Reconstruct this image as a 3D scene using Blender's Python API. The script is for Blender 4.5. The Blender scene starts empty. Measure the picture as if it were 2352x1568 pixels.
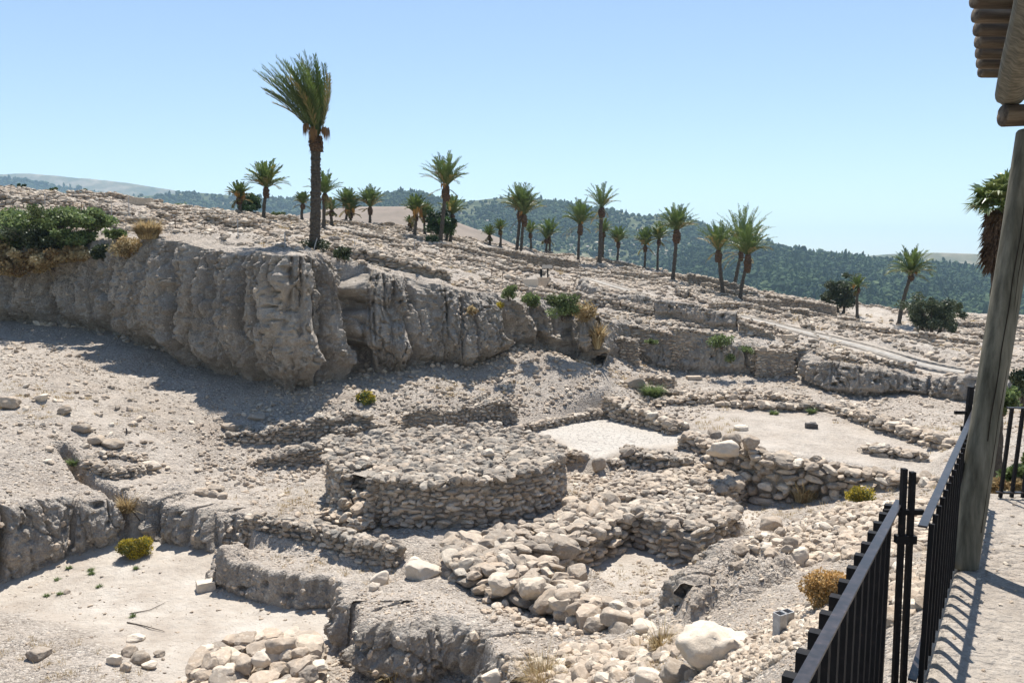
import bpy, bmesh, math, random
import numpy as np
from mathutils import Vector, Matrix
rng = np.random.default_rng(7)
R = math.radians
SC = bpy.context.scene
COL = SC.collection

# ------------------------------------------------------------ camera, sky, sun, exposure
FPX = 1829.0                       # focal length in units of a 2352 px wide frame
PITCH = math.atan(164 / FPX)
cam_d = bpy.data.cameras.new('camera')
cam_d.sensor_width = 36
cam_d.lens = 36 * FPX / 2352
cam_d.clip_start = 0.05
cam_d.clip_end = 20000
cam = bpy.data.objects.new('camera', cam_d)
COL.objects.link(cam)
cam.location = (0, 0, 0)
cam.rotation_euler = (math.pi / 2 - PITCH, 0, 0)
SC.camera = cam

SUN_EL, SUN_AZ = R(66), R(4)       # azimuth from +Y towards +X
world = bpy.data.worlds.new('World')
SC.world = world
world.use_nodes = True
wn = world.node_tree
bg = wn.nodes['Background']
sky = wn.nodes.new('ShaderNodeTexSky')
sky.sky_type = 'NISHITA'
sky.sun_disc = False
sky.sun_elevation = SUN_EL
sky.sun_rotation = SUN_AZ
sky.air_density = 1.0
sky.dust_density = 0.25
sky.ozone_density = 0.9
wn.links.new(sky.outputs[0], bg.inputs[0])
bg.inputs[1].default_value = 0.095
sun_d = bpy.data.lights.new('sun', 'SUN')
sun_d.energy = 5.0
sun_d.angle = R(0.5)
sun_d.color = (1.0, 0.95, 0.875)
sun = bpy.data.objects.new('sun', sun_d)
COL.objects.link(sun)
sdir = Vector((math.sin(SUN_AZ) * math.cos(SUN_EL), math.cos(SUN_AZ) * math.cos(SUN_EL), math.sin(SUN_EL)))
sun.rotation_euler = (-sdir).to_track_quat('-Z', 'Y').to_euler()
SC.view_settings.view_transform = 'Standard'
SC.view_settings.look = 'None'
SC.view_settings.exposure = 0.74
SC.view_settings.gamma = 1
SC.view_settings.use_curve_mapping = False
SC.cycles.max_bounces = 6
SC.cycles.diffuse_bounces = 4
SC.cycles.transmission_bounces = 2
SC.cycles.volume_bounces = 1
SC.cycles.transparent_max_bounces = 6
SC.cycles.use_denoising = True

# ------------------------------------------------------------ measuring: a pixel's ray meets a distance or a level
CP, SP = math.cos(PITCH), math.sin(PITCH)
def ray(u, v):
    a = (u - 1176) / FPX; b = (784 - v) / FPX
    return a, CP + b * SP, -SP + b * CP
def py(u, v, Y):
    x, y, z = ray(u, v); k = Y / y
    return (x * k, Y, z * k)
def pz(u, v, z0):
    x, y, z = ray(u, v); k = z0 / z
    return (x * k, y * k, z0)

# ------------------------------------------------------------ noise
_perm = np.random.default_rng(3).permutation(512).astype(np.int64)
_g3 = np.random.default_rng(4).normal(size=(512, 3)); _g3 /= np.linalg.norm(_g3, axis=1)[:, None]
def pn(x, y, z=0.0):
    x, y, z = np.broadcast_arrays(np.asarray(x, float), np.asarray(y, float), np.asarray(z, float))
    xi, yi, zi = np.floor(x).astype(np.int64), np.floor(y).astype(np.int64), np.floor(z).astype(np.int64)
    xf, yf, zf = x - xi, y - yi, z - zi
    u, v, w = (t * t * t * (t * (t * 6 - 15) + 10) for t in (xf, yf, zf))
    def g(i, j, k):
        h = _perm[(_perm[(_perm[(xi + i) & 511] + yi + j) & 511] + zi + k) & 511]
        q = _g3[h]
        return q[..., 0] * (xf - i) + q[..., 1] * (yf - j) + q[..., 2] * (zf - k)
    def l(a, b, t): return a + (b - a) * t
    return 1.6 * l(l(l(g(0,0,0), g(1,0,0), u), l(g(0,1,0), g(1,1,0), u), v),
                   l(l(g(0,0,1), g(1,0,1), u), l(g(0,1,1), g(1,1,1), u), v), w)
def fbm(x, y, z=0.0, o=4, gain=0.5):
    s = 0; a = 1.0
    for i in range(o):
        s = s + a * pn(x * 2**i + 17.3 * i, y * 2**i - 9.1 * i, z * 2**i + 3.7 * i); a *= gain
    return s
def sm(a, b, x):
    t = np.clip((x - a) / (b - a), 0, 1); return t * t * (3 - 2 * t)

# ------------------------------------------------------------ plan geometry
def sdpoly(x, y, poly):
    """signed distance, positive inside"""
    x = np.asarray(x, float); y = np.asarray(y, float)
    d = np.full(x.shape, 1e9); ins = np.zeros(x.shape, bool)
    n = len(poly)
    for i in range(n):
        ax, ay = poly[i][:2]; bx, by = poly[(i + 1) % n][:2]
        ex, ey = bx - ax, by - ay
        t = np.clip(((x - ax) * ex + (y - ay) * ey) / (ex * ex + ey * ey + 1e-12), 0, 1)
        d = np.minimum(d, (x - ax - t * ex) ** 2 + (y - ay - t * ey) ** 2)
        c = ((ay > y) != (by > y)) & (x < (bx - ax) * (y - ay) / (by - ay + 1e-12) + ax)
        ins ^= c
    d = np.sqrt(d)
    return np.where(ins, d, -d)
def dline(x, y, pts):
    d = np.full(np.shape(x), 1e9)
    for (ax, ay), (bx, by) in zip([p[:2] for p in pts[:-1]], [p[:2] for p in pts[1:]]):
        ex, ey = bx - ax, by - ay
        t = np.clip(((x - ax) * ex + (y - ay) * ey) / (ex * ex + ey * ey + 1e-12), 0, 1)
        d = np.minimum(d, np.hypot(x - ax - t * ex, y - ay - t * ey))
    return d
class TPS:
    def __init__(s, pts, lam=0.02):
        p = np.array(pts, float); s.p = p[:, :2] / 10; n = len(p)
        r = np.linalg.norm(s.p[:, None] - s.p[None], axis=2)
        K = r * r * np.log(r + 1e-9) + lam * np.eye(n)
        P = np.c_[np.ones(n), s.p]
        A = np.zeros((n + 3, n + 3)); A[:n, :n] = K; A[:n, n:] = P; A[n:, :n] = P.T
        s.w = np.linalg.solve(A, np.r_[p[:, 2], 0, 0, 0])
    def __call__(s, x, y):
        x = np.asarray(x, float) / 10; y = np.asarray(y, float) / 10
        o = s.w[-3] + s.w[-2] * x + s.w[-1] * y
        for i, (a, b) in enumerate(s.p):
            r2 = (x - a) ** 2 + (y - b) ** 2
            o = o + s.w[i] * 0.5 * r2 * np.log(r2 + 1e-12)
        return o

# cliff foot and rim: u, v of the rim, v of the foot, distance
CL = [(-420,575,700,56),(-250,575,720,52),(0,560,745,50),(120,562,755,49),(210,556,775,47.5),(250,546,790,46),(330,548,808,44.5),(400,552,850,43),
      (500,566,870,41.5),(600,580,903,40),(660,584,925,39),(735,588,898,39.5),(790,600,882,40.5),(830,610,888,41.5),
      (870,617,868,41.6),(950,640,866,42),(1000,650,852,43.2),(1080,665,860,43.5),(1160,680,828,44.5),(1220,690,803,46),
      (1290,697,802,46.5),(1350,703,822,46),(1388,745,832,47)]
cliff = [(py(u, vb, Y)[0], Y, py(u, vb, Y)[2], py(u, vt, Y)[2]) for u, vt, vb, Y in CL]   # x, y, zbot, ztop
# the lower banks that carry the edge on to the right
BK = [(1400,745,815,49),(1450,735,815,52),(1510,775,850,50.5),(1600,775,856,49.5),(1680,790,858,49.2),(1740,795,862,49),(1830,800,852,48.5),
      (1858,838,885,45.5),(1900,832,905,44.2),(1990,842,912,43.5),(2080,862,905,43.5),(2135,885,912,43.2),(2200,865,925,42),(2290,870,930,41),(2500,880,960,38),(2900,880,980,34)]
banks = [(py(u, vb, Y)[0], Y, py(u, vb, Y)[2], py(u, vt, Y)[2]) for u, vt, vb, Y in BK]
edge = [p[:2] for p in cliff] + [p[:2] for p in banks]
HIGHPOLY = [(-120, 60)] + edge + [(60, 40), (260, 60), (260, 600), (-260, 600), (-260, 60)]

LOWP = [pz(0,900,-5.2),pz(0,1050,-6.6),pz(300,1000,-6.9),pz(300,1150,-8.0),pz(600,1000,-7.5),pz(500,1100,-8.3),pz(150,1160,-7.9),
        pz(-300,1000,-6),pz(-300,1300,-7.3),pz(-600,1568,-7.5),pz(760,960,-7.1),pz(860,985,-7.4),pz(700,1080,-8.4),pz(660,1130,-8.5),pz(850,1200,-8.5),pz(1000,1235,-8.5),
        pz(300,1250,-8.3),pz(450,1180,-8.3),
        (1.5,33,-8.5),(-4,33,-8.5),(-2.5,37.0,-7.9),(1.5,37.5,-7.9),pz(1250,940,-7.1),pz(1330,885,-6.8),pz(1450,1000,-7.8),pz(1300,965,-7.7),
        pz(1400,1060,-8.1),pz(1400,1110,-8.4),pz(1550,1010,-7.75),pz(1560,1120,-8.4),
        pz(1700,960,-7.2),pz(1700,1020,-7.3),pz(2000,960,-7.2),pz(2100,1080,-7.3),pz(2200,1100,-7.2),pz(2050,930,-7.1),pz(2300,1000,-6.7),
        pz(1600,880,-6.8),pz(1700,915,-7.0),pz(1450,880,-6.7),pz(1850,890,-6.9),
        pz(1350,1200,-8.6),pz(1600,1200,-8.8),pz(1750,1200,-8.8),pz(1800,1130,-8.6),pz(1500,1330,-9.0),pz(1350,1400,-9.0),
        pz(1100,1400,-8.6),pz(1100,1540,-8.55),pz(950,1400,-8.5),pz(850,1425,-8.45),pz(1000,1640,-9.0),pz(700,1500,-9.0),pz(700,1330,-9.0),pz(850,1300,-8.9),
        pz(1300,1500,-8.4),pz(1350,1568,-7.9),pz(1500,1568,-6.9),pz(1560,1500,-7.3),pz(1650,1480,-6.0),pz(1650,1568,-5.6),pz(1800,1440,-4.9),pz(1800,1568,-4.6),
        pz(1620,1340,-7.3),pz(1750,1330,-6.9),pz(1700,1250,-7.9),pz(1850,1250,-6.9),pz(1900,1200,-7.1),pz(2000,1150,-7.3),pz(1880,1350,-5.6),pz(2050,1250,-5.8),pz(2050,1420,-3.9),
        pz(2150,1160,-6.2),pz(2200,1250,-4.2),(1.0,2.6,-2.7),(2.2,4.5,-2.75),(3.4,6.5,-2.8),(4.6,8.4,-3.0),(0,0,-3.2),(-1.5,0,-4.5),(-6,0,-7.5),(-14,0,-8),(-4,8,-8.0),(-12,10,-8.5),(-25,10,-8),
        (7,11,-4.2),(10,14,-4.8),(8,20,-6.0),(14,20,-5.5),(25,20,-5.0),(20,5,-3.0),(35,5,-3.5),(30,30,-5.8),(15,28,-6.6),(-30,25,-6.5),(-45,30,-5)]
LOWP += [(x, y - 0.3, zb) for x, y, zb, zt in cliff + banks]
HIGHP = [(x, y + 0.5, zt) for x, y, zb, zt in cliff + banks]
HIGHP += [py(0,432,90),py(-300,400,92),py(240,470,90),py(420,483,90),py(600,499,86),py(720,515,82),py(900,530,82),py(1000,545,86),py(1120,557,100),py(1300,590,102),
          py(1430,605,105),py(1600,640,105),py(1750,672,105),py(1900,692,105),py(2100,716,110),py(2280,722,120),py(2600,735,120),
          py(-300,500,60),py(0,492,53),py(200,500,56),py(400,520,52),py(600,535,52),py(800,570,50),
          py(1160,645,60),py(1020,610,58),py(1180,600,85),py(1400,650,67),py(1700,722,57),py(2000,792,49),py(2260,852,44),
          py(1500,705,59),py(1700,752,52),py(1560,640,96),py(1700,690,80),py(2080,748,76),py(1960,735,80),py(2150,775,66),py(2300,740,90),py(1850,740,66),
          py(1330,605,98),(60,60,-6.5),(90,100,-8),(60,150,-12),(0,150,0),(-60,130,9),(-100,90,12),(30,150,-4),(-60,60,6),(-90,70,9)]
T_low = TPS(LOWP); T_high = TPS(HIGHP, 0.05)

# excavated levels (plan outlines measured on the photograph)
def Q(pts, z): return [pz(u, v, z)[:2] for u, v in pts]
PIT = [p[:2] for p in [pz(-500,1560,-9.9),pz(-200,1400,-9.85),pz(0,1335,-9.78),pz(90,1302,-9.65),pz(150,1272,-9.5),pz(262,1247,-9.3),pz(300,1228,-9.2),pz(345,1228,-9.25),pz(372,1238,-9.4),pz(430,1262,-9.6),pz(500,1262,-9.4),pz(556,1248,-9.25),pz(560,1300,-9.6)]] + Q([(480,1347),(580,1375),(700,1403),(768,1400),(778,1440),(745,1510),(700,1568),(700,1800),(-600,1800)], -9.9)
PITZ = TPS([pz(-200,1400,-9.85),pz(0,1335,-9.78),pz(90,1302,-9.65),pz(150,1272,-9.5),pz(262,1247,-9.3),pz(300,1228,-9.2),pz(372,1238,-9.4),pz(430,1262,-9.6),pz(500,1262,-9.4),pz(556,1248,-9.25),pz(482,1346,-9.85),pz(580,1375,-9.9),pz(700,1403,-9.9),pz(400,1450,-9.9),pz(200,1450,-9.9),pz(300,1568,-9.9),pz(700,1560,-9.8)], .05)
NOTCH = Q([(640,1540),(740,1515),(785,1500),(805,1532),(900,1560),(1035,1546),(1085,1585),(1160,1720),(1100,1900),(500,1900)], -9.8)
LUMP = Q([(1580,1315),(1640,1290),(1750,1285),(1840,1320),(1850,1395),(1790,1420),(1700,1430),(1600,1425),(1562,1460),(1553,1400)], -7.2)
MOUND = Q([(-500,1350),(0,1372),(120,1385),(240,1425),(330,1462),(395,1530),(380,1640),(-500,1800)], -9.7)
TERR = Q([(560,1236),(600,1248),(700,1268),(800,1285),(920,1300),(960,1330),(900,1360),(760,1400),(640,1400),(470,1347),(540,1290)], -9.0)
ROOM = Q([(1345,1315),(1285,1285),(1330,1262),(1455,1205),(1470,1235),(1600,1262),(1705,1225),(1760,1210),(1720,1280),(1640,1300),(1590,1350),(1575,1440),(1500,1420),(1440,1390)], -9.2)
ROOM2 = Q([(1700,1110),(1740,1118),(1850,1130),(1850,1140),(1780,1160),(1730,1230),(1690,1200),(1620,1150)], -8.9)
PLAZA = Q([(1575,960),(1640,944),(1850,942),(1960,975),(2090,1005),(2190,1040),(2190,1120),(1990,1080),(1730,1040),(1650,1010),(1570,990)], -7.25)
MUD = Q([(1190,980),(1300,960),(1400,945),(1480,975),(1560,990),(1640,1020),(1450,1040),(1380,1065),(1290,1040)], -7.75)
PLAT = [(-3.0,-4),(-0.75,0),(1.25,2.9),(2.55,4.75),(4.95,8.5),(9.5,9.1),(14,9.3),(30,9),(30,-6)]

PATH = [py(1120,592,97)[:2], py(1180,602,85)[:2], py(1400,652,67)[:2], py(1700,722,57)[:2], py(1850,757,52.5)[:2], py(2000,792,49)[:2], py(2260,852,44)[:2], py(2500,905,40)[:2]]
SAND = [py(1990,690,96)[:2], py(2060,740,76)[:2], py(2180,790,62)[:2], py(2340,835,53)[:2]]
def terr(x, y, detail=True, highonly=False):
    lo = np.clip(T_low(x, y), -10.2, 12)
    hi = np.clip(T_high(x, y), -14, 14)
    wob = 0.25 * fbm(x * 0.9, y * 0.9, 5.0, 3)
    if detail:
        n1 = fbm(x * 0.35, y * 0.35, 1.0, 5); n2 = fbm(x * 1.9, y * 1.9, 2.0, 4)
        far = sm(8, 20, y)
        lo = lo + (0.10 * n1 + 0.045 * n2) * (0.3 + 0.7 * far)
        pth = sm(0.8, 2.2, dline(x, y, PATH)); n1 = n1 * (.25 + .75 * pth); n2 = n2 * pth
        hi = hi + 0.22 * n1 + 0.07 * n2 + 0.34 * np.abs(fbm(x * 0.22, y * 0.22, 9.0, 4)) * pth
        hi = hi - 0.16
    if highonly: return hi
    flat = np.zeros(np.shape(x))
    def level(z, poly, lev, w=0.16, fl=1.0, wo=1.0, sh=0.0):
        nonlocal flat
        m = sm(0, w, sdpoly(x, y, poly) + wob * wo * 0.5 - 0.02 + sh)
        flat = np.maximum(flat, m * fl)
        return z + (lev - z) * m
    nf = 0.03 * fbm(x * 0.7, y * 0.7, 4.0, 4) if detail else 0
    lo = level(lo, TERR, -8.98 + nf, 0.5, 0.0)
    lo = level(lo, PIT, np.clip(PITZ(x, y), -9.95, -9.1) + nf * 2, 0.3, 1.0, 0.3, 0.42)
    lo = level(lo, MOUND, -9.45 + 2 * nf, 1.6, 0.0)
    flat = flat * (1 - sm(-0.3, 0.9, sdpoly(x, y, MOUND)))
    lo = level(lo, NOTCH, -9.8 + nf, 0.3, 0.0, 0.3, 0.42)
    lo = level(lo, ROOM, -9.2 + nf, 0.3, 0.7)
    lo = level(lo, ROOM2, -8.9 + nf, 0.3, 0.9)
    lo = level(lo, PLAZA, -7.25 + nf * .6, 0.9, 0.3)
    lo = level(lo, MUD, -7.75 + nf * .5, 0.8, 1.0)
    if detail:
        bil = np.abs(pn(x * 1.5, y * 1.5, 6.1)) + 0.6 * np.abs(pn(x * 3.4, y * 3.4, 7.1)) + .35 * np.abs(pn(x * 8, y * 8, 8.1))
        lo = lo + sm(0, 0.5, sdpoly(x, y, LUMP) + wob) * (0.30 + 0.42 * bil)
    # ditch running up from the pit corner
    dd = dline(x, y, [pz(300,1235,-9)[:2], pz(270,1180,-8.6)[:2], pz(200,1140,-8.2)[:2], pz(145,1092,-7.9)[:2]])
    lo = lo - 0.9 * (1 - sm(0.05, 0.35, dd)) * sm(-9.5, -8.6, lo)
    sdh = sdpoly(x, y, HIGHPOLY)
    e0 = 0.45 + 1.55 * (1 - sm(4.0, 6.0, x))
    t = sm(0, 0.6, sdh - e0)
    z = lo + (hi - lo) * t
    pl = sdpoly(x, y, PLAT)
    z = z + (-2.4 + (0.012 * fbm(x * 2, y * 2, 0, 3) if detail else 0) - z) * sm(-0.1, 0.12, pl)
    if not detail: return z
    return z, flat, t, pl
def H(x, y):
    return float(terr(np.array([x]), np.array([y]))[0][0])
def HA(x, y): return terr(np.asarray(x, float), np.asarray(y, float))[0]

# ------------------------------------------------------------ mesh helpers
def mesh(name, verts, faces, mat=None, smooth=False, attrs=None, parent=None, mats=None, midx=None):
    """faces: (n,3)/(n,4) array, list of such arrays, or list of tuples"""
    me = bpy.data.meshes.new(name)
    verts = np.asarray(verts, np.float32)
    if isinstance(faces, np.ndarray): faces = [faces]
    if len(faces) and isinstance(faces[0], np.ndarray):
        tot = np.concatenate([np.full(len(f), f.shape[1]) for f in faces]); idx = np.concatenate([f.ravel() for f in faces])
    else:
        tot = np.array([len(f) for f in faces]); idx = np.concatenate([np.array(f) for f in faces])
    me.vertices.add(len(verts)); me.vertices.foreach_set('co', verts.ravel())
    me.loops.add(len(idx)); me.loops.foreach_set('vertex_index', idx.astype(np.int32))
    me.polygons.add(len(tot)); me.polygons.foreach_set('loop_start', np.r_[0, np.cumsum(tot)[:-1]].astype(np.int32))
    me.polygons.foreach_set('loop_total', tot.astype(np.int32))
    if midx is not None: me.polygons.foreach_set('material_index', np.asarray(midx, np.int32))
    me.polygons.foreach_set('use_smooth', np.full(len(tot), bool(smooth)))
    me.update(calc_edges=True)
    for k, a in (attrs or {}).items():
        at = me.attributes.new(k, 'FLOAT', 'POINT'); at.data.foreach_set('value', np.asarray(a, np.float32))
    for m in (mats or ([mat] if mat else [])): me.materials.append(m)
    o = bpy.data.objects.new(name, me); COL.objects.link(o)
    if parent is not None: o.parent = parent
    return o
def tag(o, label=None, cat=None, group=None, kind=None):
    if label: o['label'] = label
    if cat: o['category'] = cat
    if group: o['group'] = group
    if kind: o['kind'] = kind
    return o
def thing(name, label, cat, loc=(0, 0, 0), group=None):
    o = bpy.data.objects.new(name, None); COL.objects.link(o); o.location = loc
    o.empty_display_size = 0.2
    return tag(o, label, cat, group)
class Acc:
    """collects pieces of one mesh"""
    def __init__(s): s.v = []; s.f = {3: [], 4: []}; s.n = 0; s.a = {}; s.m = {3: [], 4: []}
    def add(s, v, f, m=0, **at):
        v = np.asarray(v, float); f = np.asarray(f)
        s.v.append(v); s.f[f.shape[1]].append(f + s.n); s.m[f.shape[1]].append(np.full(len(f), m))
        for k, a in at.items(): s.a.setdefault(k, []).append((s.n, np.broadcast_to(a, len(v))))
        s.n += len(v); return s
    def build(s, name, mat=None, parent=None, smooth=False, mats=None):
        if not s.n: return None
        V = np.concatenate(s.v); F = []; M = []
        for k in (3, 4):
            if s.f[k]: F.append(np.concatenate(s.f[k])); M.append(np.concatenate(s.m[k]))
        at = {}
        for k, l in s.a.items():
            arr = np.zeros(s.n, np.float32)
            for o, a in l: arr[o:o + len(a)] = a
            at[k] = arr
        return mesh(name, V, F, mat, smooth, at, parent, mats, np.concatenate(M) if mats else None)
def gridf(nr, nc, wrap=False):
    c = nc if wrap else nc - 1
    i = np.arange(nr - 1)[:, None] * nc; j = np.arange(c)[None]
    j2 = (j + 1) % nc
    return np.stack([i + j, i + j2, i + nc + j2, i + nc + j], -1).reshape(-1, 4)
def tube(path, rad, n=8, cap=True, jit=0, seed=0):
    path = np.asarray(path, float); rad = np.broadcast_to(np.asarray(rad, float), len(path))
    t = np.gradient(path, axis=0); t /= np.linalg.norm(t, axis=1)[:, None] + 1e-12
    ref = np.array([0, 0, 1.0]) if abs(t[0][2]) < .9 else np.array([1.0, 0, 0])
    a = np.cross(t, ref); a /= np.linalg.norm(a, axis=1)[:, None]; b = np.cross(t, a)
    th = np.linspace(0, 2 * np.pi, n, endpoint=False)
    rr = rad[:, None] * np.ones(n)
    if jit: rr = rr * (1 + jit * np.random.default_rng(seed).normal(size=rr.shape))
    V = path[:, None] + rr[..., None] * (np.cos(th)[None, :, None] * a[:, None] + np.sin(th)[None, :, None] * b[:, None])
    V = V.reshape(-1, 3); F = gridf(len(path), n, True)
    if cap:
        V = np.r_[V, path[:1], path[-1:]]; k = len(path) * n
        T = [[k, (j + 1) % n, j] for j in range(n)] + [[k + 1, k - n + j, k - n + (j + 1) % n] for j in range(n)]
        return V, F, np.array(T)
    return V, F, None
def addtube(A, path, rad, n=8, m=0, **at):
    k = {x: at.pop(x) for x in ('jit', 'seed') if x in at}
    V, F, T = tube(path, rad, n, **k)
    A.add(V, F, m, **at)
    if T is not None: A.f[3].append(T + A.n - len(V)); A.m[3].append(np.full(len(T), m))
def boxv(c, ax, ay, az, bev=0.0):
    """box by centre and three half-axis vectors; chamfered when bev"""
    c, ax, ay, az = (np.asarray(t, float) for t in (c, ax, ay, az))
    V = np.array([c + sx * ax + sy * ay + sz * az for sz in (-1, 1) for sy in (-1, 1) for sx in (-1, 1)])
    F = np.array([[0,2,3,1],[4,5,7,6],[0,1,5,4],[2,6,7,3],[0,4,6,2],[1,3,7,5]])
    return V, F
# ------------------------------------------------------------ materials
def mat(name, rough=0.9, spec=0.2):
    m = bpy.data.materials.new(name); m.use_nodes = True
    b = m.node_tree.nodes['Principled BSDF']; b.inputs['Roughness'].default_value = rough
    b.inputs['Specular IOR Level'].default_value = spec
    return m, m.node_tree.nodes, m.node_tree.links, b
def N(ns, t, **k):
    n = ns.new(t)
    for a, v in k.items():
        if a.startswith('i_'): n.inputs[a[2:].replace('_', ' ')].default_value = v
        else: setattr(n, a, v)
    return n
def ramp(ns, ls, src, stops, interp='LINEAR'):
    r = ns.new('ShaderNodeValToRGB'); r.color_ramp.interpolation = interp
    e = r.color_ramp.elements
    while len(e) < len(stops): e.new(0.5)
    for i, (p, c) in enumerate(stops): e[i].position = p; e[i].color = (*c, 1) if len(c) == 3 else c
    ls.new(src, r.inputs[0]); return r.outputs[0]
def mix(ns, ls, fac, a, b, mode='MIX'):
    n = ns.new('ShaderNodeMix'); n.data_type = 'RGBA'; n.blend_type = mode
    for s, v in ((n.inputs[0], fac), (n.inputs[6], a), (n.inputs[7], b)):
        if isinstance(v, bpy.types.NodeSocket): ls.new(v, s)
        else: s.default_value = v if isinstance(v, (int, float)) else (*v, 1)
    return n.outputs[2]
def mth(ns, ls, op, a, b=0.0):
    n = ns.new('ShaderNodeMath'); n.operation = op; n.use_clamp = False
    for s, v in ((n.inputs[0], a), (n.inputs[1], b)):
        if isinstance(v, bpy.types.NodeSocket): ls.new(v, s)
        else: s.default_value = v
    return n.outputs[0]
def noise(ns, ls, co, scale, detail=4, rough=0.55, out='Fac'):
    n = N(ns, 'ShaderNodeTexNoise', i_Scale=scale, i_Detail=detail, i_Roughness=rough)
    if co is not None: ls.new(co, n.inputs['Vector'])
    return n.outputs[out]
def voro(ns, ls, co, scale, out='Distance', feature='F1', rnd=1.0):
    n = N(ns, 'ShaderNodeTexVoronoi', feature=feature, i_Scale=scale, i_Randomness=rnd)
    if co is not None: ls.new(co, n.inputs['Vector'])
    return n.outputs[out]
def bump(ns, ls, b, h, strength=0.5, dist=0.03, prev=None):
    n = N(ns, 'ShaderNodeBump', i_Strength=strength, i_Distance=dist)
    ls.new(h, n.inputs['Height'])
    if prev is not None: ls.new(prev, n.inputs['Normal'])
    ls.new(n.outputs[0], b.inputs['Normal']); return n.outputs[0]
def objco(ns): return ns.new('ShaderNodeNewGeometry').outputs['Position']
def attr(ns, name): return N(ns, 'ShaderNodeAttribute', attribute_name=name).outputs['Fac']

def M_ground():
    m, ns, ls, b = mat('dusty_ground', 0.95, 0.1)
    co = objco(ns)
    big = noise(ns, ls, co, 0.25, 6, 0.6); mid = noise(ns, ls, co, 1.7, 5, 0.6); fine = noise(ns, ls, co, 14, 4, 0.7)
    soil = ramp(ns, ls, big, [(0.3, (0.27, 0.218, 0.172)), (0.48, (0.385, 0.335, 0.283)), (0.66, (0.47, 0.425, 0.373))])
    soil = mix(ns, ls, mth(ns, ls, 'MULTIPLY', ramp(ns, ls, mid, [(0.45, (0, 0, 0)), (0.62, (1, 1, 1))]), 0.35), soil, (0.46, 0.40, 0.335))
    # gravel: every small cell its own tint
    gc = voro(ns, ls, co, 11, 'Color')
    sep = ns.new('ShaderNodeSeparateColor'); ls.new(gc, sep.inputs[0])
    g1 = ramp(ns, ls, sep.outputs[0], [(0.0, (0.12, 0.10, 0.085)), (0.35, (0.335, 0.292, 0.25)), (0.75, (0.455, 0.40, 0.345)), (0.93, (0.74, 0.67, 0.58))])
    gc2 = voro(ns, ls, co, 27, 'Color')
    sep2 = ns.new('ShaderNodeSeparateColor'); ls.new(gc2, sep2.inputs[0])
    g2 = ramp(ns, ls, sep2.outputs[1], [(0.0, (0.10, 0.085, 0.07)), (0.4, (0.355, 0.31, 0.262)), (0.85, (0.475, 0.42, 0.36)), (0.96, (0.78, 0.72, 0.63))])
    grav = mix(ns, ls, 0.5, g1, g2)
    fl = attr(ns, 'flat')
    gm = mth(ns, ls, 'MULTIPLY', ramp(ns, ls, noise(ns, ls, co, 0.9, 4, 0.65), [(0.36, (0.35,) * 3), (0.6, (1, 1, 1))]), mth(ns, ls, 'SUBTRACT', 1.0, mth(ns, ls, 'MULTIPLY', fl, 0.82)))
    c = mix(ns, ls, mth(ns, ls, 'MULTIPLY', gm, 0.72), soil, grav)
    pale = ramp(ns, ls, noise(ns, ls, co, 0.55, 8, 0.68), [(0.36, (0.38, 0.325, 0.27)), (0.5, (0.47, 0.42, 0.36)), (0.62, (0.55, 0.505, 0.445))])
    pale = mix(ns, ls, mth(ns, ls, 'MULTIPLY', fine, 0.25), pale, (0.44, 0.40, 0.34))
    c = mix(ns, ls, mth(ns, ls, 'MULTIPLY', fl, 0.85), c, pale)
    dry = ramp(ns, ls, noise(ns, ls, co, 0.42, 5, 0.7), [(0.62, (0, 0, 0)), (0.72, (1, 1, 1))])
    c = mix(ns, ls, mth(ns, ls, 'MULTIPLY', dry, mth(ns, ls, 'MULTIPLY', attr(ns, 'dry'), 0.5)), c, (0.38, 0.27, 0.14))
    mud = attr(ns, 'mud')
    crk = voro(ns, ls, co, 3.6, 'Distance', 'DISTANCE_TO_EDGE')
    crk = ramp(ns, ls, crk, [(0.02, (1, 1, 1)), (0.07, (0, 0, 0))])
    c = mix(ns, ls, mth(ns, ls, 'MULTIPLY', mud, 0.75), c, (0.47, 0.44, 0.395))
    c = mix(ns, ls, mth(ns, ls, 'MULTIPLY', mth(ns, ls, 'MULTIPLY', crk, mud), 0.75), c, (0.24, 0.22, 0.20))
    ls.new(c, b.inputs['Base Color'])
    d1 = voro(ns, ls, co, 11); d2 = voro(ns, ls, co, 27)
    h = mth(ns, ls, 'ADD', mth(ns, ls, 'MULTIPLY', mth(ns, ls, 'ADD', d1, mth(ns, ls, 'MULTIPLY', d2, 0.5)), mth(ns, ls, 'MULTIPLY', gm, -1.0)), mth(ns, ls, 'MULTIPLY', noise(ns, ls, co, 3.0, 8, 0.7), 1.6))
    bump(ns, ls, b, h, 1.0, 0.09)
    return m
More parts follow.
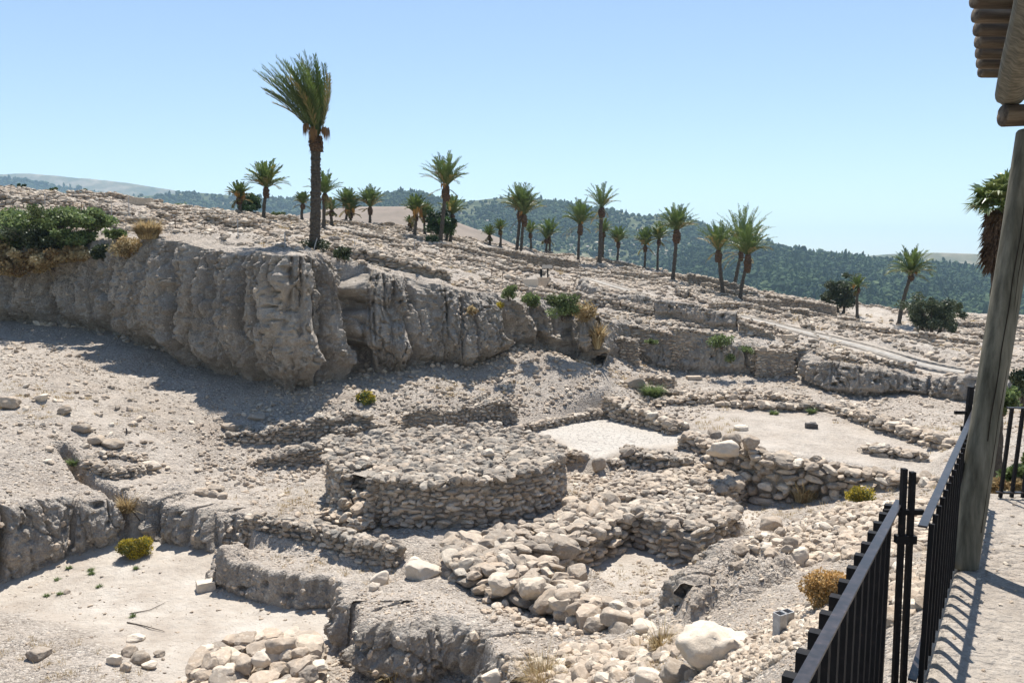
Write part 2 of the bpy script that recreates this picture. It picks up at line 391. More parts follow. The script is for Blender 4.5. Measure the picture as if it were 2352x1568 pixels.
def M_earth(name='eroded_earth', base=((0.235, 0.207, 0.178), (0.355, 0.315, 0.272), (0.46, 0.41, 0.355)), warm=(0.38, 0.29, 0.20)):
    m, ns, ls, b = mat(name, 0.95, 0.08)
    co = objco(ns)
    mp = N(ns, 'ShaderNodeMapping'); ls.new(co, mp.inputs[0]); mp.inputs['Scale'].default_value = (1, 1, 0.28)
    n1 = noise(ns, ls, mp.outputs[0], 0.9, 8, 0.62)
    c = ramp(ns, ls, n1, [(0.32, base[0]), (0.5, base[1]), (0.66, base[2])])
    lay = N(ns, 'ShaderNodeMapping'); ls.new(co, lay.inputs[0]); lay.inputs['Scale'].default_value = (0.35, 0.35, 3.0)
    n2 = noise(ns, ls, lay.outputs[0], 1.0, 5, 0.6)
    c = mix(ns, ls, mth(ns, ls, 'MULTIPLY', ramp(ns, ls, n2, [(0.52, (0, 0, 0)), (0.66, (1, 1, 1))]), 0.4), c, warm)
    v = voro(ns, ls, co, 9, 'Color'); sep = ns.new('ShaderNodeSeparateColor'); ls.new(v, sep.inputs[0])
    sp = ramp(ns, ls, sep.outputs[0], [(0.86, (0, 0, 0)), (0.93, (1, 1, 1))])
    c = mix(ns, ls, mth(ns, ls, 'MULTIPLY', sp, 0.55), c, (0.56, 0.52, 0.46))
    v2 = voro(ns, ls, co, 24, 'Color'); sep2 = ns.new('ShaderNodeSeparateColor'); ls.new(v2, sep2.inputs[0])
    c = mix(ns, ls, 0.28, c, ramp(ns, ls, sep2.outputs[1], [(0, (0.2, 0.18, 0.155)), (1, (0.50, 0.46, 0.40))]))
    ls.new(c, b.inputs['Base Color'])
    h = mth(ns, ls, 'ADD', noise(ns, ls, co, 5, 10, 0.72), mth(ns, ls, 'MULTIPLY', voro(ns, ls, co, 14), -0.35))
    bump(ns, ls, b, h, 1.0, 0.14)
    return m
def M_stone(name='limestone', tint=1.0, pale=0.0):
    m, ns, ls, b = mat(name, 0.88, 0.15)
    co = objco(ns)
    r = attr(ns, 'rnd')
    c = ramp(ns, ls, r, [(0.0, (0.22, 0.185, 0.15)), (0.15, (0.34, 0.265, 0.195)), (0.5, (0.48, 0.375, 0.275)), (0.8, (0.58, 0.475, 0.36)), (1.0, (0.72, 0.63, 0.51))])
    n1 = noise(ns, ls, co, 4.5, 8, 0.68)
    c = mix(ns, ls, ramp(ns, ls, n1, [(0.38, (0.55,) * 3), (0.6, (0, 0, 0))]), c, (0.33, 0.29, 0.245))
    c = mix(ns, ls, ramp(ns, ls, noise(ns, ls, co, 9, 6, 0.7), [(0.5, (0, 0, 0)), (0.72, (0.55,) * 3)]), c, (0.66, 0.60, 0.51))
    # grey lichen crust on weathered stones
    n2 = noise(ns, ls, co, 3.2, 8, 0.75)
    age = attr(ns, 'age')
    am = mth(ns, ls, 'MULTIPLY', age, ramp(ns, ls, n2, [(0.36, (0.15,) * 3), (0.56, (1, 1, 1))]))
    c = mix(ns, ls, am, c, ramp(ns, ls, noise(ns, ls, co, 22, 5, 0.7), [(0.4, (0.12, 0.112, 0.10)), (0.66, (0.30, 0.278, 0.245))]))
    if pale: c = mix(ns, ls, pale, c, (0.70, 0.63, 0.53))
    ls.new(c, b.inputs['Base Color'])
    bump(ns, ls, b, mth(ns, ls, 'ADD', noise(ns, ls, co, 11, 10, 0.75), mth(ns, ls, 'MULTIPLY', noise(ns, ls, co, 45, 4, 0.7), 0.3)), 0.7, 0.035)
    return m
def M_simple(name, stops, scale=6, rough=0.7, spec=0.3, bs=0.3, bd=0.01, metal=0.0, mscale=(1, 1, 1), attrn=None, amix=0.5, a_stops=None):
    m, ns, ls, b = mat(name, rough, spec)
    b.inputs['Metallic'].default_value = metal
    tc = ns.new('ShaderNodeTexCoord').outputs['Object']
    mp = N(ns, 'ShaderNodeMapping'); ls.new(tc, mp.inputs[0]); mp.inputs['Scale'].default_value = mscale
    n1 = noise(ns, ls, mp.outputs[0], scale, 7, 0.62)
    c = ramp(ns, ls, n1, stops)
    if attrn: c = mix(ns, ls, amix, c, ramp(ns, ls, attr(ns, attrn), a_stops))
    ls.new(c, b.inputs['Base Color'])
    if bs: bump(ns, ls, b, noise(ns, ls, mp.outputs[0], scale * 2.5, 8, 0.7), bs, bd)
    return m
def M_leaf(name, stops, transl=0.35, rough=0.5, spec=0.3):
    m, ns, ls, b = mat(name, rough, spec)
    c = ramp(ns, ls, attr(ns, 'rnd'), stops)
    ls.new(c, b.inputs['Base Color'])
    t = ns.new('ShaderNodeBsdfTranslucent'); ls.new(c, t.inputs[0])
    mx = ns.new('ShaderNodeMixShader'); mx.inputs[0].default_value = transl
    ls.new(b.outputs[0], mx.inputs[1]); ls.new(t.outputs[0], mx.inputs[2])
    ls.new(mx.outputs[0], ns['Material Output'].inputs[0])
    return m
MAT = dict(
    ground=M_ground(), earth=M_earth(), stone=M_stone(), pale_stone=M_stone('pale_limestone', pale=0.45),
    trunk=M_simple('palm_trunk_bark', [(0.35, (0.03, 0.025, 0.02)), (0.55, (0.08, 0.066, 0.053)), (0.72, (0.16, 0.135, 0.11))], 9, 0.9, 0.1, 0.8, 0.05, attrn='rnd', amix=0.4, a_stops=[(0, (0.04, 0.033, 0.026)), (1, (0.22, 0.19, 0.155))]),
    skirt=M_simple('dead_palm_sheaths', [(0.3, (0.035, 0.025, 0.018)), (0.55, (0.11, 0.068, 0.042)), (0.72, (0.26, 0.17, 0.10))], 14, 0.9, 0.1, 0.6, 0.03),
    frond=M_leaf('palm_frond', [(0.0, (0.30, 0.21, 0.08)), (0.1, (0.17, 0.18, 0.045)), (0.35, (0.075, 0.12, 0.028)), (0.7, (0.11, 0.16, 0.04)), (1.0, (0.19, 0.22, 0.075))], 0.32, 0.4, 0.5),
    date=M_leaf('ripening_dates', [(0.0, (0.16, 0.085, 0.03)), (0.5, (0.50, 0.24, 0.05)), (1.0, (0.62, 0.36, 0.09))], 0.1),
    leaf=M_leaf('dark_leaves', [(0.0, (0.018, 0.04, 0.01)), (0.5, (0.035, 0.075, 0.018)), (1.0, (0.07, 0.13, 0.03))], 0.25, 0.4, 0.4),
    olive=M_leaf('olive_leaves', [(0.0, (0.03, 0.04, 0.018)), (0.5, (0.055, 0.075, 0.032)), (1.0, (0.12, 0.14, 0.075))], 0.2, 0.5, 0.4),
    shrub=M_leaf('shrub_leaves', [(0.0, (0.08, 0.10, 0.035)), (0.5, (0.13, 0.18, 0.062)), (1.0, (0.22, 0.28, 0.11))], 0.35),
    dry=M_leaf('dry_grass_blades', [(0.0, (0.22, 0.14, 0.06)), (0.5, (0.38, 0.28, 0.14)), (1.0, (0.56, 0.46, 0.27))], 0.3),
    yellow=M_leaf('yellow_flower_heads', [(0.0, (0.16, 0.13, 0.02)), (0.45, (0.33, 0.26, 0.03)), (1.0, (0.62, 0.48, 0.04))], 0.3),
    orange=M_leaf('dry_orange_flowers', [(0.0, (0.24, 0.16, 0.07)), (0.5, (0.50, 0.30, 0.10)), (1.0, (0.68, 0.46, 0.20))], 0.3),
    bark=M_simple('tree_bark', [(0.35, (0.05, 0.04, 0.032)), (0.65, (0.14, 0.115, 0.09))], 7, 0.9, 0.1, 0.6, 0.03),
    iron=M_simple('black_painted_iron', [(0.35, (0.010, 0.010, 0.011)), (0.62, (0.016, 0.015, 0.016)), (0.74, (0.055, 0.032, 0.025))], 16, 0.6, 0.12, 0.12, 0.002),
    rail=M_simple('worn_painted_rail', [(0.40, (0.014, 0.012, 0.013)), (0.60, (0.035, 0.028, 0.029)), (0.74, (0.10, 0.07, 0.06))], 22, 0.34, 0.45, 0.15, 0.002),
    wood=M_simple('weathered_log', [(0.3, (0.06, 0.053, 0.038)), (0.48, (0.125, 0.115, 0.085)), (0.7, (0.23, 0.205, 0.155))], 2.6, 0.8, 0.2, 0.5, 0.012, mscale=(6, 6, 0.6)),
    wood2=M_simple('weathered_roof_log', [(0.3, (0.045, 0.035, 0.027)), (0.48, (0.11, 0.085, 0.063)), (0.7, (0.25, 0.20, 0.145))], 2.6, 0.8, 0.2, 0.5, 0.012, mscale=(0.6, 6, 6)),
    crack=M_simple('dark_wood_crack', [(0.3, (0.02, 0.016, 0.012)), (0.7, (0.04, 0.03, 0.022))], 6, 0.9, 0.1, 0),
    steel=M_simple('grey_metal', [(0.3, (0.25, 0.25, 0.25)), (0.7, (0.45, 0.45, 0.45))], 9, 0.5, 0.4, 0.2, 0.005),
    basalt=M_simple('dark_basalt', [(0.3, (0.05, 0.045, 0.043)), (0.7, (0.11, 0.098, 0.09))], 9, 0.75, 0.3, 0.5, 0.02),
    pathm=M_simple('pale_path_gravel', [(0.35, (0.27, 0.25, 0.22)), (0.65, (0.38, 0.355, 0.32))], 3, 0.95, 0.1, 0.4, 0.02),
    pathkerb=M_simple('path_kerb', [(0.35, (0.22, 0.195, 0.165)), (0.65, (0.42, 0.37, 0.31))], 5, 0.9, 0.1, 0.4, 0.02),
)
# ------------------------------------------------------------ the ground
def ground():
    ys = []; y = -6.0
    while y < 240:
        ys.append(y); y += 0.09 if y < 12 else min(0.0042 * y, 0.9) if y > 22 else 0.06
    ys = np.array(ys); ts = np.linspace(-1, 1, 1150)
    hw = 12 + 0.80 * np.maximum(ys, 0)
    X = ts[None] * hw[:, None]; Y = np.repeat(ys[:, None], len(ts), 1)
    z, flat, t, pl = terr(X, Y)
    ye = np.interp(X, [-120, -40, -20, 10, 40, 80, 120], [97, 95, 92, 105, 112, 118, 125])
    z = z - 0.25 * np.maximum(0, Y - ye - 1) ** 1.15
    z = np.maximum(z, -75)
    dp = dline(X, Y, PATH); pm = 1 - sm(1.0, 1.5, dp)
    ds = dline(X, Y, SAND); sm2 = 1 - sm(1.5, 3.5, ds)
    flat = np.maximum(flat, 0.6 * pm); flat = np.maximum(flat, 0.45 * sm2); flat = np.where(pl > 0, 0.35, flat)
    mudm = sm(0.3, 1.4, sdpoly(X, Y, MUD))
    dry = t + 0.35
    return mesh('ground', np.stack([X, Y, z], -1).reshape(-1, 3), gridf(len(ys), len(ts)), MAT['ground'], True,
                dict(flat=flat.ravel(), mud=mudm.ravel(), dry=dry.ravel()))
g = tag(ground(), 'dusty pale ground of the excavated mound with its sunken floors', None, kind='structure')

# ------------------------------------------------------------ eroded earth faces
def resample(pts, step):
    p = np.array(pts, float); d = np.r_[0, np.cumsum(np.hypot(*(p[1:, :2] - p[:-1, :2]).T))]
    n = max(8, int(d[-1] / step)); s = np.linspace(0, d[-1], n)
    q = np.stack([np.interp(s, d, p[:, k]) for k in range(p.shape[1])], 1)
    k = max(3, int(0.5 / step)) | 1
    pad = np.pad(q, ((k // 2, k // 2), (0, 0)), 'edge')
    q2 = np.stack([np.convolve(pad[:, c], np.ones(k) / k, 'valid') for c in range(q.shape[1])], 1)
    q2[0] = q[0]; q2[-1] = q[-1]
    return q2, s
EMB = []
def bank(name, label, pts, step=0.06, rows=110, side=1, amp=1.0, cleft=0.8, over=0.5, lean=0.25, holes=40, seed=0, lip=1.2, high=True, ztop=None, cat='earth bank', group=None, out0=0.1, rag=0.06, mat_=None, sk=1.0, prof=None, rough=1.0, emb=22, leanp=None):
    """pts: x, y, z of the foot, z of the rim. side=1: the open side is to the right of the direction of travel"""
    q, s = resample(pts, step)
    n = len(q); tx = np.gradient(q[:, 0]); ty = np.gradient(q[:, 1]); l = np.hypot(tx, ty) + 1e-9
    nx, ny = side * ty / l, -side * tx / l
    X0, Y0, ZB, ZT = q.T[:4]
    xi, yi = X0 - nx * 0.7, Y0 - ny * 0.7
    zt = (terr(xi, yi, True, True) + 0.05) if high else (terr(xi, yi)[0] + 0.04)
    if ztop is not None: zt = ZT + 0 * zt
    zt = zt + rag * fbm(s * 1.7, seed, 0, 4)
    hh = np.linspace(0, 1, rows)
    S = np.repeat(s[None], rows, 0); Hh = np.repeat(hh[:, None], n, 1)
    zlow = ZB - sk
    Z = zlow + (zt - zlow) * Hh
    hr = (Z - ZB) / np.maximum(zt - ZB, 0.3)                # 0 at foot, 1 at rim
    W = S + 0.25 * fbm(S * 0.5, Z * 0.35, seed, 3) * amp
    off = out0 + 0.42 * amp * fbm(S * 0.22, Z * 0.12, seed + 1.3, 3)
    c1 = np.exp(-(pn(W * 0.42, Z * 0.07, seed + 2.2) / 0.055) ** 2) * sm(0.0, 0.3, hr)
    c2 = np.exp(-(pn(W * 1.25, Z * 0.16, seed + 5.2) / 0.12) ** 2) * sm(0.15, 0.6, hr)
    c3 = np.exp(-(pn(W * 3.1, Z * 0.4, seed + 8.2) / 0.2) ** 2) * sm(0.3, 0.9, hr)
    off -= amp * (cleft * c1 + 0.42 * c2 + 0.13 * c3)
    off -= amp * 0.10 * np.maximum(0, fbm(S * 0.6, Z * 2.6, seed + 3.3, 3))
    off += amp * (0.10 * fbm(S * 1.6, Z * 1.3, seed + 11, 5) + 0.035 * fbm(S * 7, Z * 7, seed + 12, 3))
    W2 = S + 0.25 * fbm(S * 1.1, Z * 1.1, seed + 40, 3)
    calm = 0.35 + 0.65 * sm(-0.15, 0.25, fbm(S * 0.16, Z * 0.16, seed + 41, 2))
    off += amp * rough * calm * (0.42 * np.abs(pn(W2 * 0.85, Z * 0.18, seed + 24)) + 0.26 * np.abs(pn(W2 * 1.9, Z * 0.45, seed + 21)) + 0.15 * np.abs(pn(W2 * 4.3, Z * 2.4, seed + 22)))
    off += amp * rough * (0.075 * np.abs(pn(S * 9.5, Z * 8, seed + 23)) + 0.05 * np.maximum(0, pn(S * 16, Z * 15, seed + 29)))
    off += amp * 0.03 * np.sign(pn(Z * 3.1, S * 0.12, seed + 43)) * np.abs(pn(Z * 3.1, S * 0.12, seed + 43)) ** 0.4
    if prof:
        uu = q[:, 4][None] + 26 * fbm(Z * 0.45, S * 0.12, seed + 31, 3) + 10 * (Z - ZB - 3) * 0.4
        off += 1.25 * np.interp(uu, [p[0] for p in prof], [p[1] for p in prof]) * sm(-0.05, 0.25, hr) * (1 - 0.35 * sm(.8, 1, hr))
    bq = 3.2 * (fbm(S * 0.62, Z * 0.16, seed + 51, 3) + .15 * fbm(S * 3, Z * 3, seed + 52, 3)); fr = bq - np.floor(bq)
    off += amp * 0.26 * (np.floor(bq) + sm(.38, .62, fr) - bq * .55)
    dg = S * .8 + Z * .35 * np.sin(S * .3)
    off -= amp * 0.20 * np.exp(-(pn(dg * .9 + .3 * fbm(S, Z, seed + 53, 3), Z * .22, seed + 54) / .022) ** 2)
    foot = 0.11 + 0.16 * np.abs(fbm(S * 0.5, 0.0, seed + 7.7, 3))
    off -= over * (1 - sm(0, 1, np.clip(hr / (foot * 2), 0, 1))) * amp
    lean_ = lean if leanp is None else np.interp(q[:, 4], [p[0] for p in leanp], [p[1] for p in leanp])[None]
    off -= (lean_ * np.clip(hr, 0, 1.1) ** 2 if leanp is None else lean_ * np.clip(hr, 0, 1.1) ** 1.15) + 0.25 * amp * sm(0.82, 1.05, hr) ** 2
    r = np.random.default_rng(seed + 5)
    for _ in range(holes):
        cs, ch = r.uniform(0, s[-1]), r.uniform(0.1, 0.9)
        rs, rz, d = r.uniform(0.05, 0.22), r.uniform(0.04, 0.10), r.uniform(0.12, 0.4)
        j = np.where(np.abs(s - cs) < rs * 3)[0]
        if len(j) == 0: continue
        zc = ZB[j[0]] + ch * (zt[j[0]] - ZB[j[0]])
        off[:, j] -= d * np.exp(-(((s[j] - cs) / rs) ** 4)[None] - ((Z[:, j] - zc) / rz) ** 4)
    e = np.minimum(s, s[-1] - s)
    X = X0 + nx * off; Y = Y0 + ny * off
    rowsX, rowsY, rowsZ = [X], [Y], [Z]
    L = np.array([0.06, 0.15, 0.28, 0.45, 0.65, 0.9, lip] if lip < 2 else [0.06, 0.15, 0.28, 0.45, 0.65, 0.9, 1.2, 1.55, 1.9, 2.3, lip])
    xx = X[-1] - nx * L[:, None]; yy = Y[-1] - ny * L[:, None]
    zz = terr(xx, yy, True, True) if high else terr(xx, yy)[0]
    zz = np.maximum(zz, 0 * zz + zt - 0.05) if not high else zz
    f = sm(0, 0.5, L)[:, None]
    zz = (Z[-1] + 0.03)[None] * (1 - f) + (zz + 0.05 * (1 - L / lip)[:, None] - 0.20 * (L / lip)[:, None] ** 3) * f + 0.03 * fbm(xx * 3, yy * 3, seed, 3)
    V = np.stack([np.r_[X, xx], np.r_[Y, yy], np.r_[Z, zz]], -1)
    F = gridf(rows + len(L), n)
    if side < 0: F = F[:, ::-1]
    mi = np.zeros((rows + len(L) - 1, n - 1), int); mi[rows - 1:] = 1
    o = mesh(name, V.reshape(-1, 3), F, None, True, dict(dry=np.full(V.shape[0] * n, .35)), None, [mat_ or MAT['earth'], MAT['ground']], mi.ravel())
    # stones lodged in the face
    m = int(s[-1] * emb); ri = r.integers(int(rows * sk / (sk + 1.5)), rows, m); rj = r.integers(1, n - 1, m); ok = fbm(s[rj] * .5, ri * .03, seed, 2) + .3 * r.normal(size=m) > -0.1
    ri, rj = ri[ok], rj[ok]; sz = r.uniform(.02, .05, len(ri)) + .10 * r.random(len(ri)) ** 5
    EMB.append((V[ri, rj], sz[:, None] * r.uniform(.6, 1.2, (len(ri), 3))))
    return tag(o, label, cat, group)
def Pb(l, z, t): return [(*pz(p[0], p[1], p[2] if len(p) > 2 else z)[:2], p[2] if len(p) > 2 else z, t) for p in l]

PROF = [(-300,0),(0,0),(60,.3),(100,-.5),(130,.1),(222,.2),(244,-1.3),(264,.3),(395,.5),(412,-.7),(428,.4),(470,.5),(497,-.4),(512,-.45),(520,.35),(560,.45),(584,-.6),(598,.5),(725,.7),(742,-.9),(765,-.4),(785,.1),(812,.2),(828,-1.5),(843,.1),(865,.5),(940,.5),(955,-1.0),(975,-.1),(1040,.3),(1155,.6),(1168,-1.4),(1190,-.6),(1212,.1),(1230,-.8),(1250,0),(1284,-.8),(1310,.2),(1350,.5),(1400,.2)]
tag(bank('earth_cliff', 'tall grey eroded earth cliff of the deep trench, under the great palm', [(*c, u[0]) for c, u in zip(cliff, CL)], 0.04, 210, 1, 1.0, 0.35, 1.3, 0.3, 160, 1, lip=2.8, cat='cliff', prof=PROF, leanp=[(-400,.8),(60,.8),(230,.9),(390,.7),(430,.25),(700,.2),(738,.7),(800,1.5),(950,1.6),(1150,1.5),(1180,.9),(1350,1.0)]), kind='structure')
tag(bank('far_earth_bank', 'long shaded earth bank closing the far side of the trench behind the square floor', [(cliff[-1][0]-.1, cliff[-1][1]+.2, cliff[-1][2], cliff[-1][3])] + banks[0:7], 0.06, 60, 1, 0.7, 0.5, 0.3, 0.5, 30, 21), kind='structure')
tag(bank('honeycombed_earth_bank', 'pitted overhanging earth bank beyond the stone column drum', banks[6:12], 0.05, 70, 1, 0.7, 0.4, 0.9, 0.2, 50, 33), kind='structure')
tag(bank('low_earth_bank', 'low crumbling earth bank between the pitted bank and the round post', banks[11:], 0.05, 50, 1, 0.7, 0.4, 0.5, 0.2, 20, 44), kind='structure')
def upper_bank(name, label, uv, Y, h, seed):
    pts = [(*py(u, v, y)[:2], py(u, v, y)[2], py(u, v, y)[2] + h) for (u, v), y in zip(uv, Y)]
    r = bank(name, label, pts, 0.07, 44, 1, 0.55, 0.4, 0.45, 0.3, 20, seed, lip=1.6, ztop=1, out0=0.05)
    return r
upper_bank('earth_scarp', 'rounded earth scarp with two lumps just below the gravel path', [(1325,668),(1370,700),(1420,712),(1470,708),(1500,712)], [60,57,56,56,57], 1.0, 51)
upper_bank('earth_scarp', 'long undercut earth scarp below the path, above the long stone wall', [(1505,722),(1550,725),(1600,738),(1650,752),(1690,752)], [55,55,53.5,52.5,52], 1.05, 52)
bank('pit_edge_bank', 'grey earth face split by a dark cleft, behind the yellow bush', Pb([(-330,1445,-9.9),(-150,1385,-9.85),(0,1337,-9.78),(90,1304,-9.65),(150,1274,-9.5),(262,1249,-9.3),(288,1232,-9.2),(275,1205,-9.1)], -9.9, -8.3), 0.03, 90, 1, 0.62, 1.4, 0.3, 0.3, 25, 61, 0.8, False, cat='earth bank')
bank('pit_edge_bank', 'cracked earth face in four lumps, right of the ditch and yellow bush', Pb([(325,1185,-9.1),(345,1228,-9.25),(372,1240,-9.4),(430,1263,-9.6),(500,1264,-9.4),(556,1250,-9.25),(572,1225,-9.1)], -9.9, -8.4), 0.03, 90, 1, 0.62, 1.7, 0.3, 0.25, 15, 63, 0.8, False, cat='earth bank')
bank('earth_block_face', 'smooth upright earth block beside the small cut stone in the pit', Pb([(512,1300),(490,1315),(482,1346),(580,1374),(700,1402),(768,1399),(782,1440),(772,1485),(800,1505)], -9.9, -9.0), 0.03, 70, 1, 0.28, 0.35, 0.2, 0.12, 10, 66, 0.8, False, cat='earth bank')
bank('gullied_cut_bank', 'deeply gullied dark earth cut studded with pebbles, nearest the camera', Pb([(765,1462),(785,1500),(805,1532),(900,1560),(1035,1548),(1090,1590),(1170,1720)], -9.8, -8.5), 0.025, 90, 1, 0.75, 1.5, 0.3, 0.3, 10, 71, 0.55, False, cat='earth bank')
bank('lumpy_earth_bank', 'lumpy reddish grey earth mass behind the big cream boulder', Pb([(1730,1275),(1640,1300),(1600,1345),(1578,1400),(1565,1450),(1550,1500),(1520,1560)], -9.1, -7.2), 0.03, 100, 1, 0.85, 0.8, 0.3, 0.35, 20, 77, 0.9, False, cat='earth bank')

# ------------------------------------------------------------ rocks
def rockbase(level, seed, boxy=0.5, cuts=7, rough=0.09):
    bm = bmesh.new(); bmesh.ops.create_icosphere(bm, subdivisions=level, radius=1.0)
    V = np.array([v.co[:] for v in bm.verts]); F = np.array([[v.index for v in f.verts] for f in bm.faces]); bm.free()
    r = np.random.default_rng(seed)
    p = 2 + boxy * 3
    V = V / (np.sum(np.abs(V) ** p, 1) ** (1 / p))[:, None]
    for _ in range(cuts):
        d = r.normal(size=3); d /= np.linalg.norm(d); c = r.uniform(0.66, 1.0)
        k = V @ d; V = V - np.maximum(0, k - c)[:, None] * d * 0.92
    nrm = V / np.linalg.norm(V, axis=1)[:, None]
    V = V + nrm * (rough * 1.6 * fbm(V[:, 0] * 1.3 + seed * 7, V[:, 1] * 1.3, V[:, 2] * 1.3, 2) + rough * fbm(V[:, 0] * 3 + seed, V[:, 1] * 3, V[:, 2] * 3, 3))[:, None]
    m = np.abs(V).max(0); V = V / m
    return V, F
ROCK = {L: [rockbase(L, 100 * L + i, 0.42, 12, 0.07) for i in range(20)] for L in (2, 3)}
ROCK[1] = [rockbase(1, 50 + i, 0.2, 3, 0.15) for i in range(8)]
def addstones(A, pos, half, rz, tilt, level=3, rnd=None, age=None, seed=0):
    """many stones into one mesh: centres, half sizes, turn, tilt (n,2)"""
    pos = np.asarray(pos, float); n = len(pos)
    if n == 0: return
    r = np.random.default_rng(seed + n)
    half = np.asarray(half, float); rz = np.asarray(rz, float); tilt = np.asarray(tilt, float)
    rnd = r.random(n) if rnd is None else rnd; age = np.zeros(n) if age is None else age
    vi = r.integers(0, len(ROCK[level]), n); flip = r.choice([-1, 1], (n, 3))
    for k in range(len(ROCK[level])):
        j = np.where(vi == k)[0]
        if not len(j): continue
        B, F = ROCK[level][k]
        for par in (1, -1):
            jj = j[np.prod(flip[j], 1) == par]
            if not len(jj): continue
            V = B[None] * (half[jj] * flip[jj])[:, None]
            a, b = tilt[jj, 0][:, None], tilt[jj, 1][:, None]; c = rz[jj][:, None]
            x, y, z = V[..., 0], V[..., 1], V[..., 2]
            y, z = y * np.cos(a) - z * np.sin(a), y * np.sin(a) + z * np.cos(a)
            x, z = x * np.cos(b) + z * np.sin(b), -x * np.sin(b) + z * np.cos(b)
            x, y = x * np.cos(c) - y * np.sin(c), x * np.sin(c) + y * np.cos(c)
            V = np.stack([x, y, z], -1) + pos[jj][:, None]
            FF = F if par > 0 else F[:, ::-1]
            G = (FF[None] + (np.arange(len(jj)) * len(B))[:, None, None]).reshape(-1, 3)
            A.add(V.reshape(-1, 3), G, 0, rnd=np.repeat(rnd[jj], len(B)), age=np.repeat(age[jj], len(B)))
def offset_poly(path, w):
    p = np.array([q[:2] for q in path]); t = np.gradient(p, axis=0); t /= np.hypot(t[:, 0], t[:, 1])[:, None]
    nrm = np.stack([-t[:, 1], t[:, 0]], 1); w = np.broadcast_to(np.asarray(w, float), len(p))[:, None]
    return np.r_[p + nrm * w / 2, (p - nrm * w / 2)[::-1]]
def stone_mass(name, label, poly, ztop, size=0.3, level=3, age=(0.0, 0.6), rag=0.06, seed=0, cat='stone wall', group='dry stone walls of the dig', core=True, top_size=None, batter=0.05, aspect=1.7, parent=None, extra=None, topden=1.0, basefn=None, mat_=None):
    """dry stone mass over a plan outline: coursed faces, stones over the top, an earth core"""
    poly = [tuple(p[:2]) for p in poly]
    area = 0.5 * sum(poly[i][0] * poly[(i + 1) % len(poly)][1] - poly[(i + 1) % len(poly)][0] * poly[i][1] for i in range(len(poly)))
    if area < 0: poly = poly[::-1]
    zt = ztop if callable(ztop) else (lambda x, y: ztop + 0 * x)
    r = np.random.default_rng(seed + 11)
    P, Hf, Rz, Tl, Ag = [], [], [], [], []
    n = len(poly)
    for i in range(n):
        a = np.array(poly[i]); b = np.array(poly[(i + 1) % n]); L = np.hypot(*(b - a))
        if L < 0.05: continue
        t = (b - a) / L; out = np.array([t[1], -t[0]])
        m = max(2, int(L / 0.25) + 1); ss = np.linspace(0, L, m)
        gx = a[0] + t[0] * ss + out[0] * 0.22; gy = a[1] + t[1] * ss + out[1] * 0.22
        gb = basefn(gx, gy) if basefn else HA(gx, gy)
        gt = zt(gx - out[0] * 0.3, gy - out[1] * 0.3) + rag * fbm(gx * 0.9, gy * 0.9, seed, 3)
        z = gb.min() - 0.05; zmax = gt.max()
        while z < zmax:
            hc = size * r.uniform(0.42, 0.75)
            s = r.uniform(-0.3, 0) * size
            while s < L + 0.05:
                w = size * aspect * r.choice([r.uniform(.3, .55), r.uniform(.55, .9), r.uniform(.9, 1.25)], p=[.3, .45, .25])
                sc = s + w / 2
                if sc > L + 0.1: break
                zc = z + hc / 2 + 0.09 * size * r.normal() + 0.10 * size * math.sin(sc * 1.7 + z * 3)
                top = np.interp(sc, ss, gt); bot = np.interp(sc, ss, gb)
                if zc + hc * 0.4 < top + 0.04 and zc + hc / 2 > bot - 0.03:
                    d = size * r.uniform(0.75, 1.05)
                    hgt = (zc - bot)
                    c = a + t * sc + out * (-d * 0.46 - batter * hgt + size * 0.12 * r.normal())
                    hz = hc * r.uniform(0.40, 0.49)
                    P.append((c[0], c[1], zc)); Hf.append((w * 0.462, d * 0.55, hz)); Rz.append(math.atan2(t[1], t[0]) + r.normal() * 0.06)
                    Tl.append((r.normal() * 0.10, r.normal() * 0.13))
                    Ag.append(age[0] + (age[1] - age[0]) * np.clip(1 - (top - zc) / (2.2 * size), 0, 1) + 0.1 * r.normal())
                s += w * 0.97
            z += hc * 0.94
    # top
    topden *= 1.22
    ts = top_size or size * 0.8
    pa = np.array(poly); x0, y0 = pa.min(0); x1, y1 = pa.max(0)
    k = ts * 0.95 / topden
    gx, gy = np.meshgrid(np.arange(x0, x1, k), np.arange(y0, y1, k))
    gx = gx.ravel() + r.uniform(-.45, .45, gx.size) * k; gy = gy.ravel() + r.uniform(-.45, .45, gy.size) * k
    ok = sdpoly(gx, gy, poly) > 0.12 * size; gx, gy = gx[ok], gy[ok]
    if len(gx):
        tz = zt(gx, gy) + rag * fbm(gx * 0.9, gy * 0.9, seed, 3)
        m = len(gx); hs = ts * r.lognormal(0, 0.32, m)[:, None] * np.stack([r.uniform(.5, .78, m), r.uniform(.38, .6, m), r.uniform(.24, .46, m)], 1)
        hs = np.minimum(hs, ts * 1.4)
        P += list(np.stack([gx, gy, tz - hs[:, 2] * 0.2 + r.uniform(-.05, .05, m)], 1)); Hf += list(hs); Rz += list(r.uniform(0, 6.28, m))
        Tl += list(r.normal(size=(m, 2)) * 0.24); Ag += list(age[1] * r.uniform(0.35, 1.1, m))
    A = Acc()
    addstones(A, np.array(P), np.array(Hf), np.array(Rz), np.array(Tl), level, None, np.clip(np.array(Ag), 0, 1), seed)
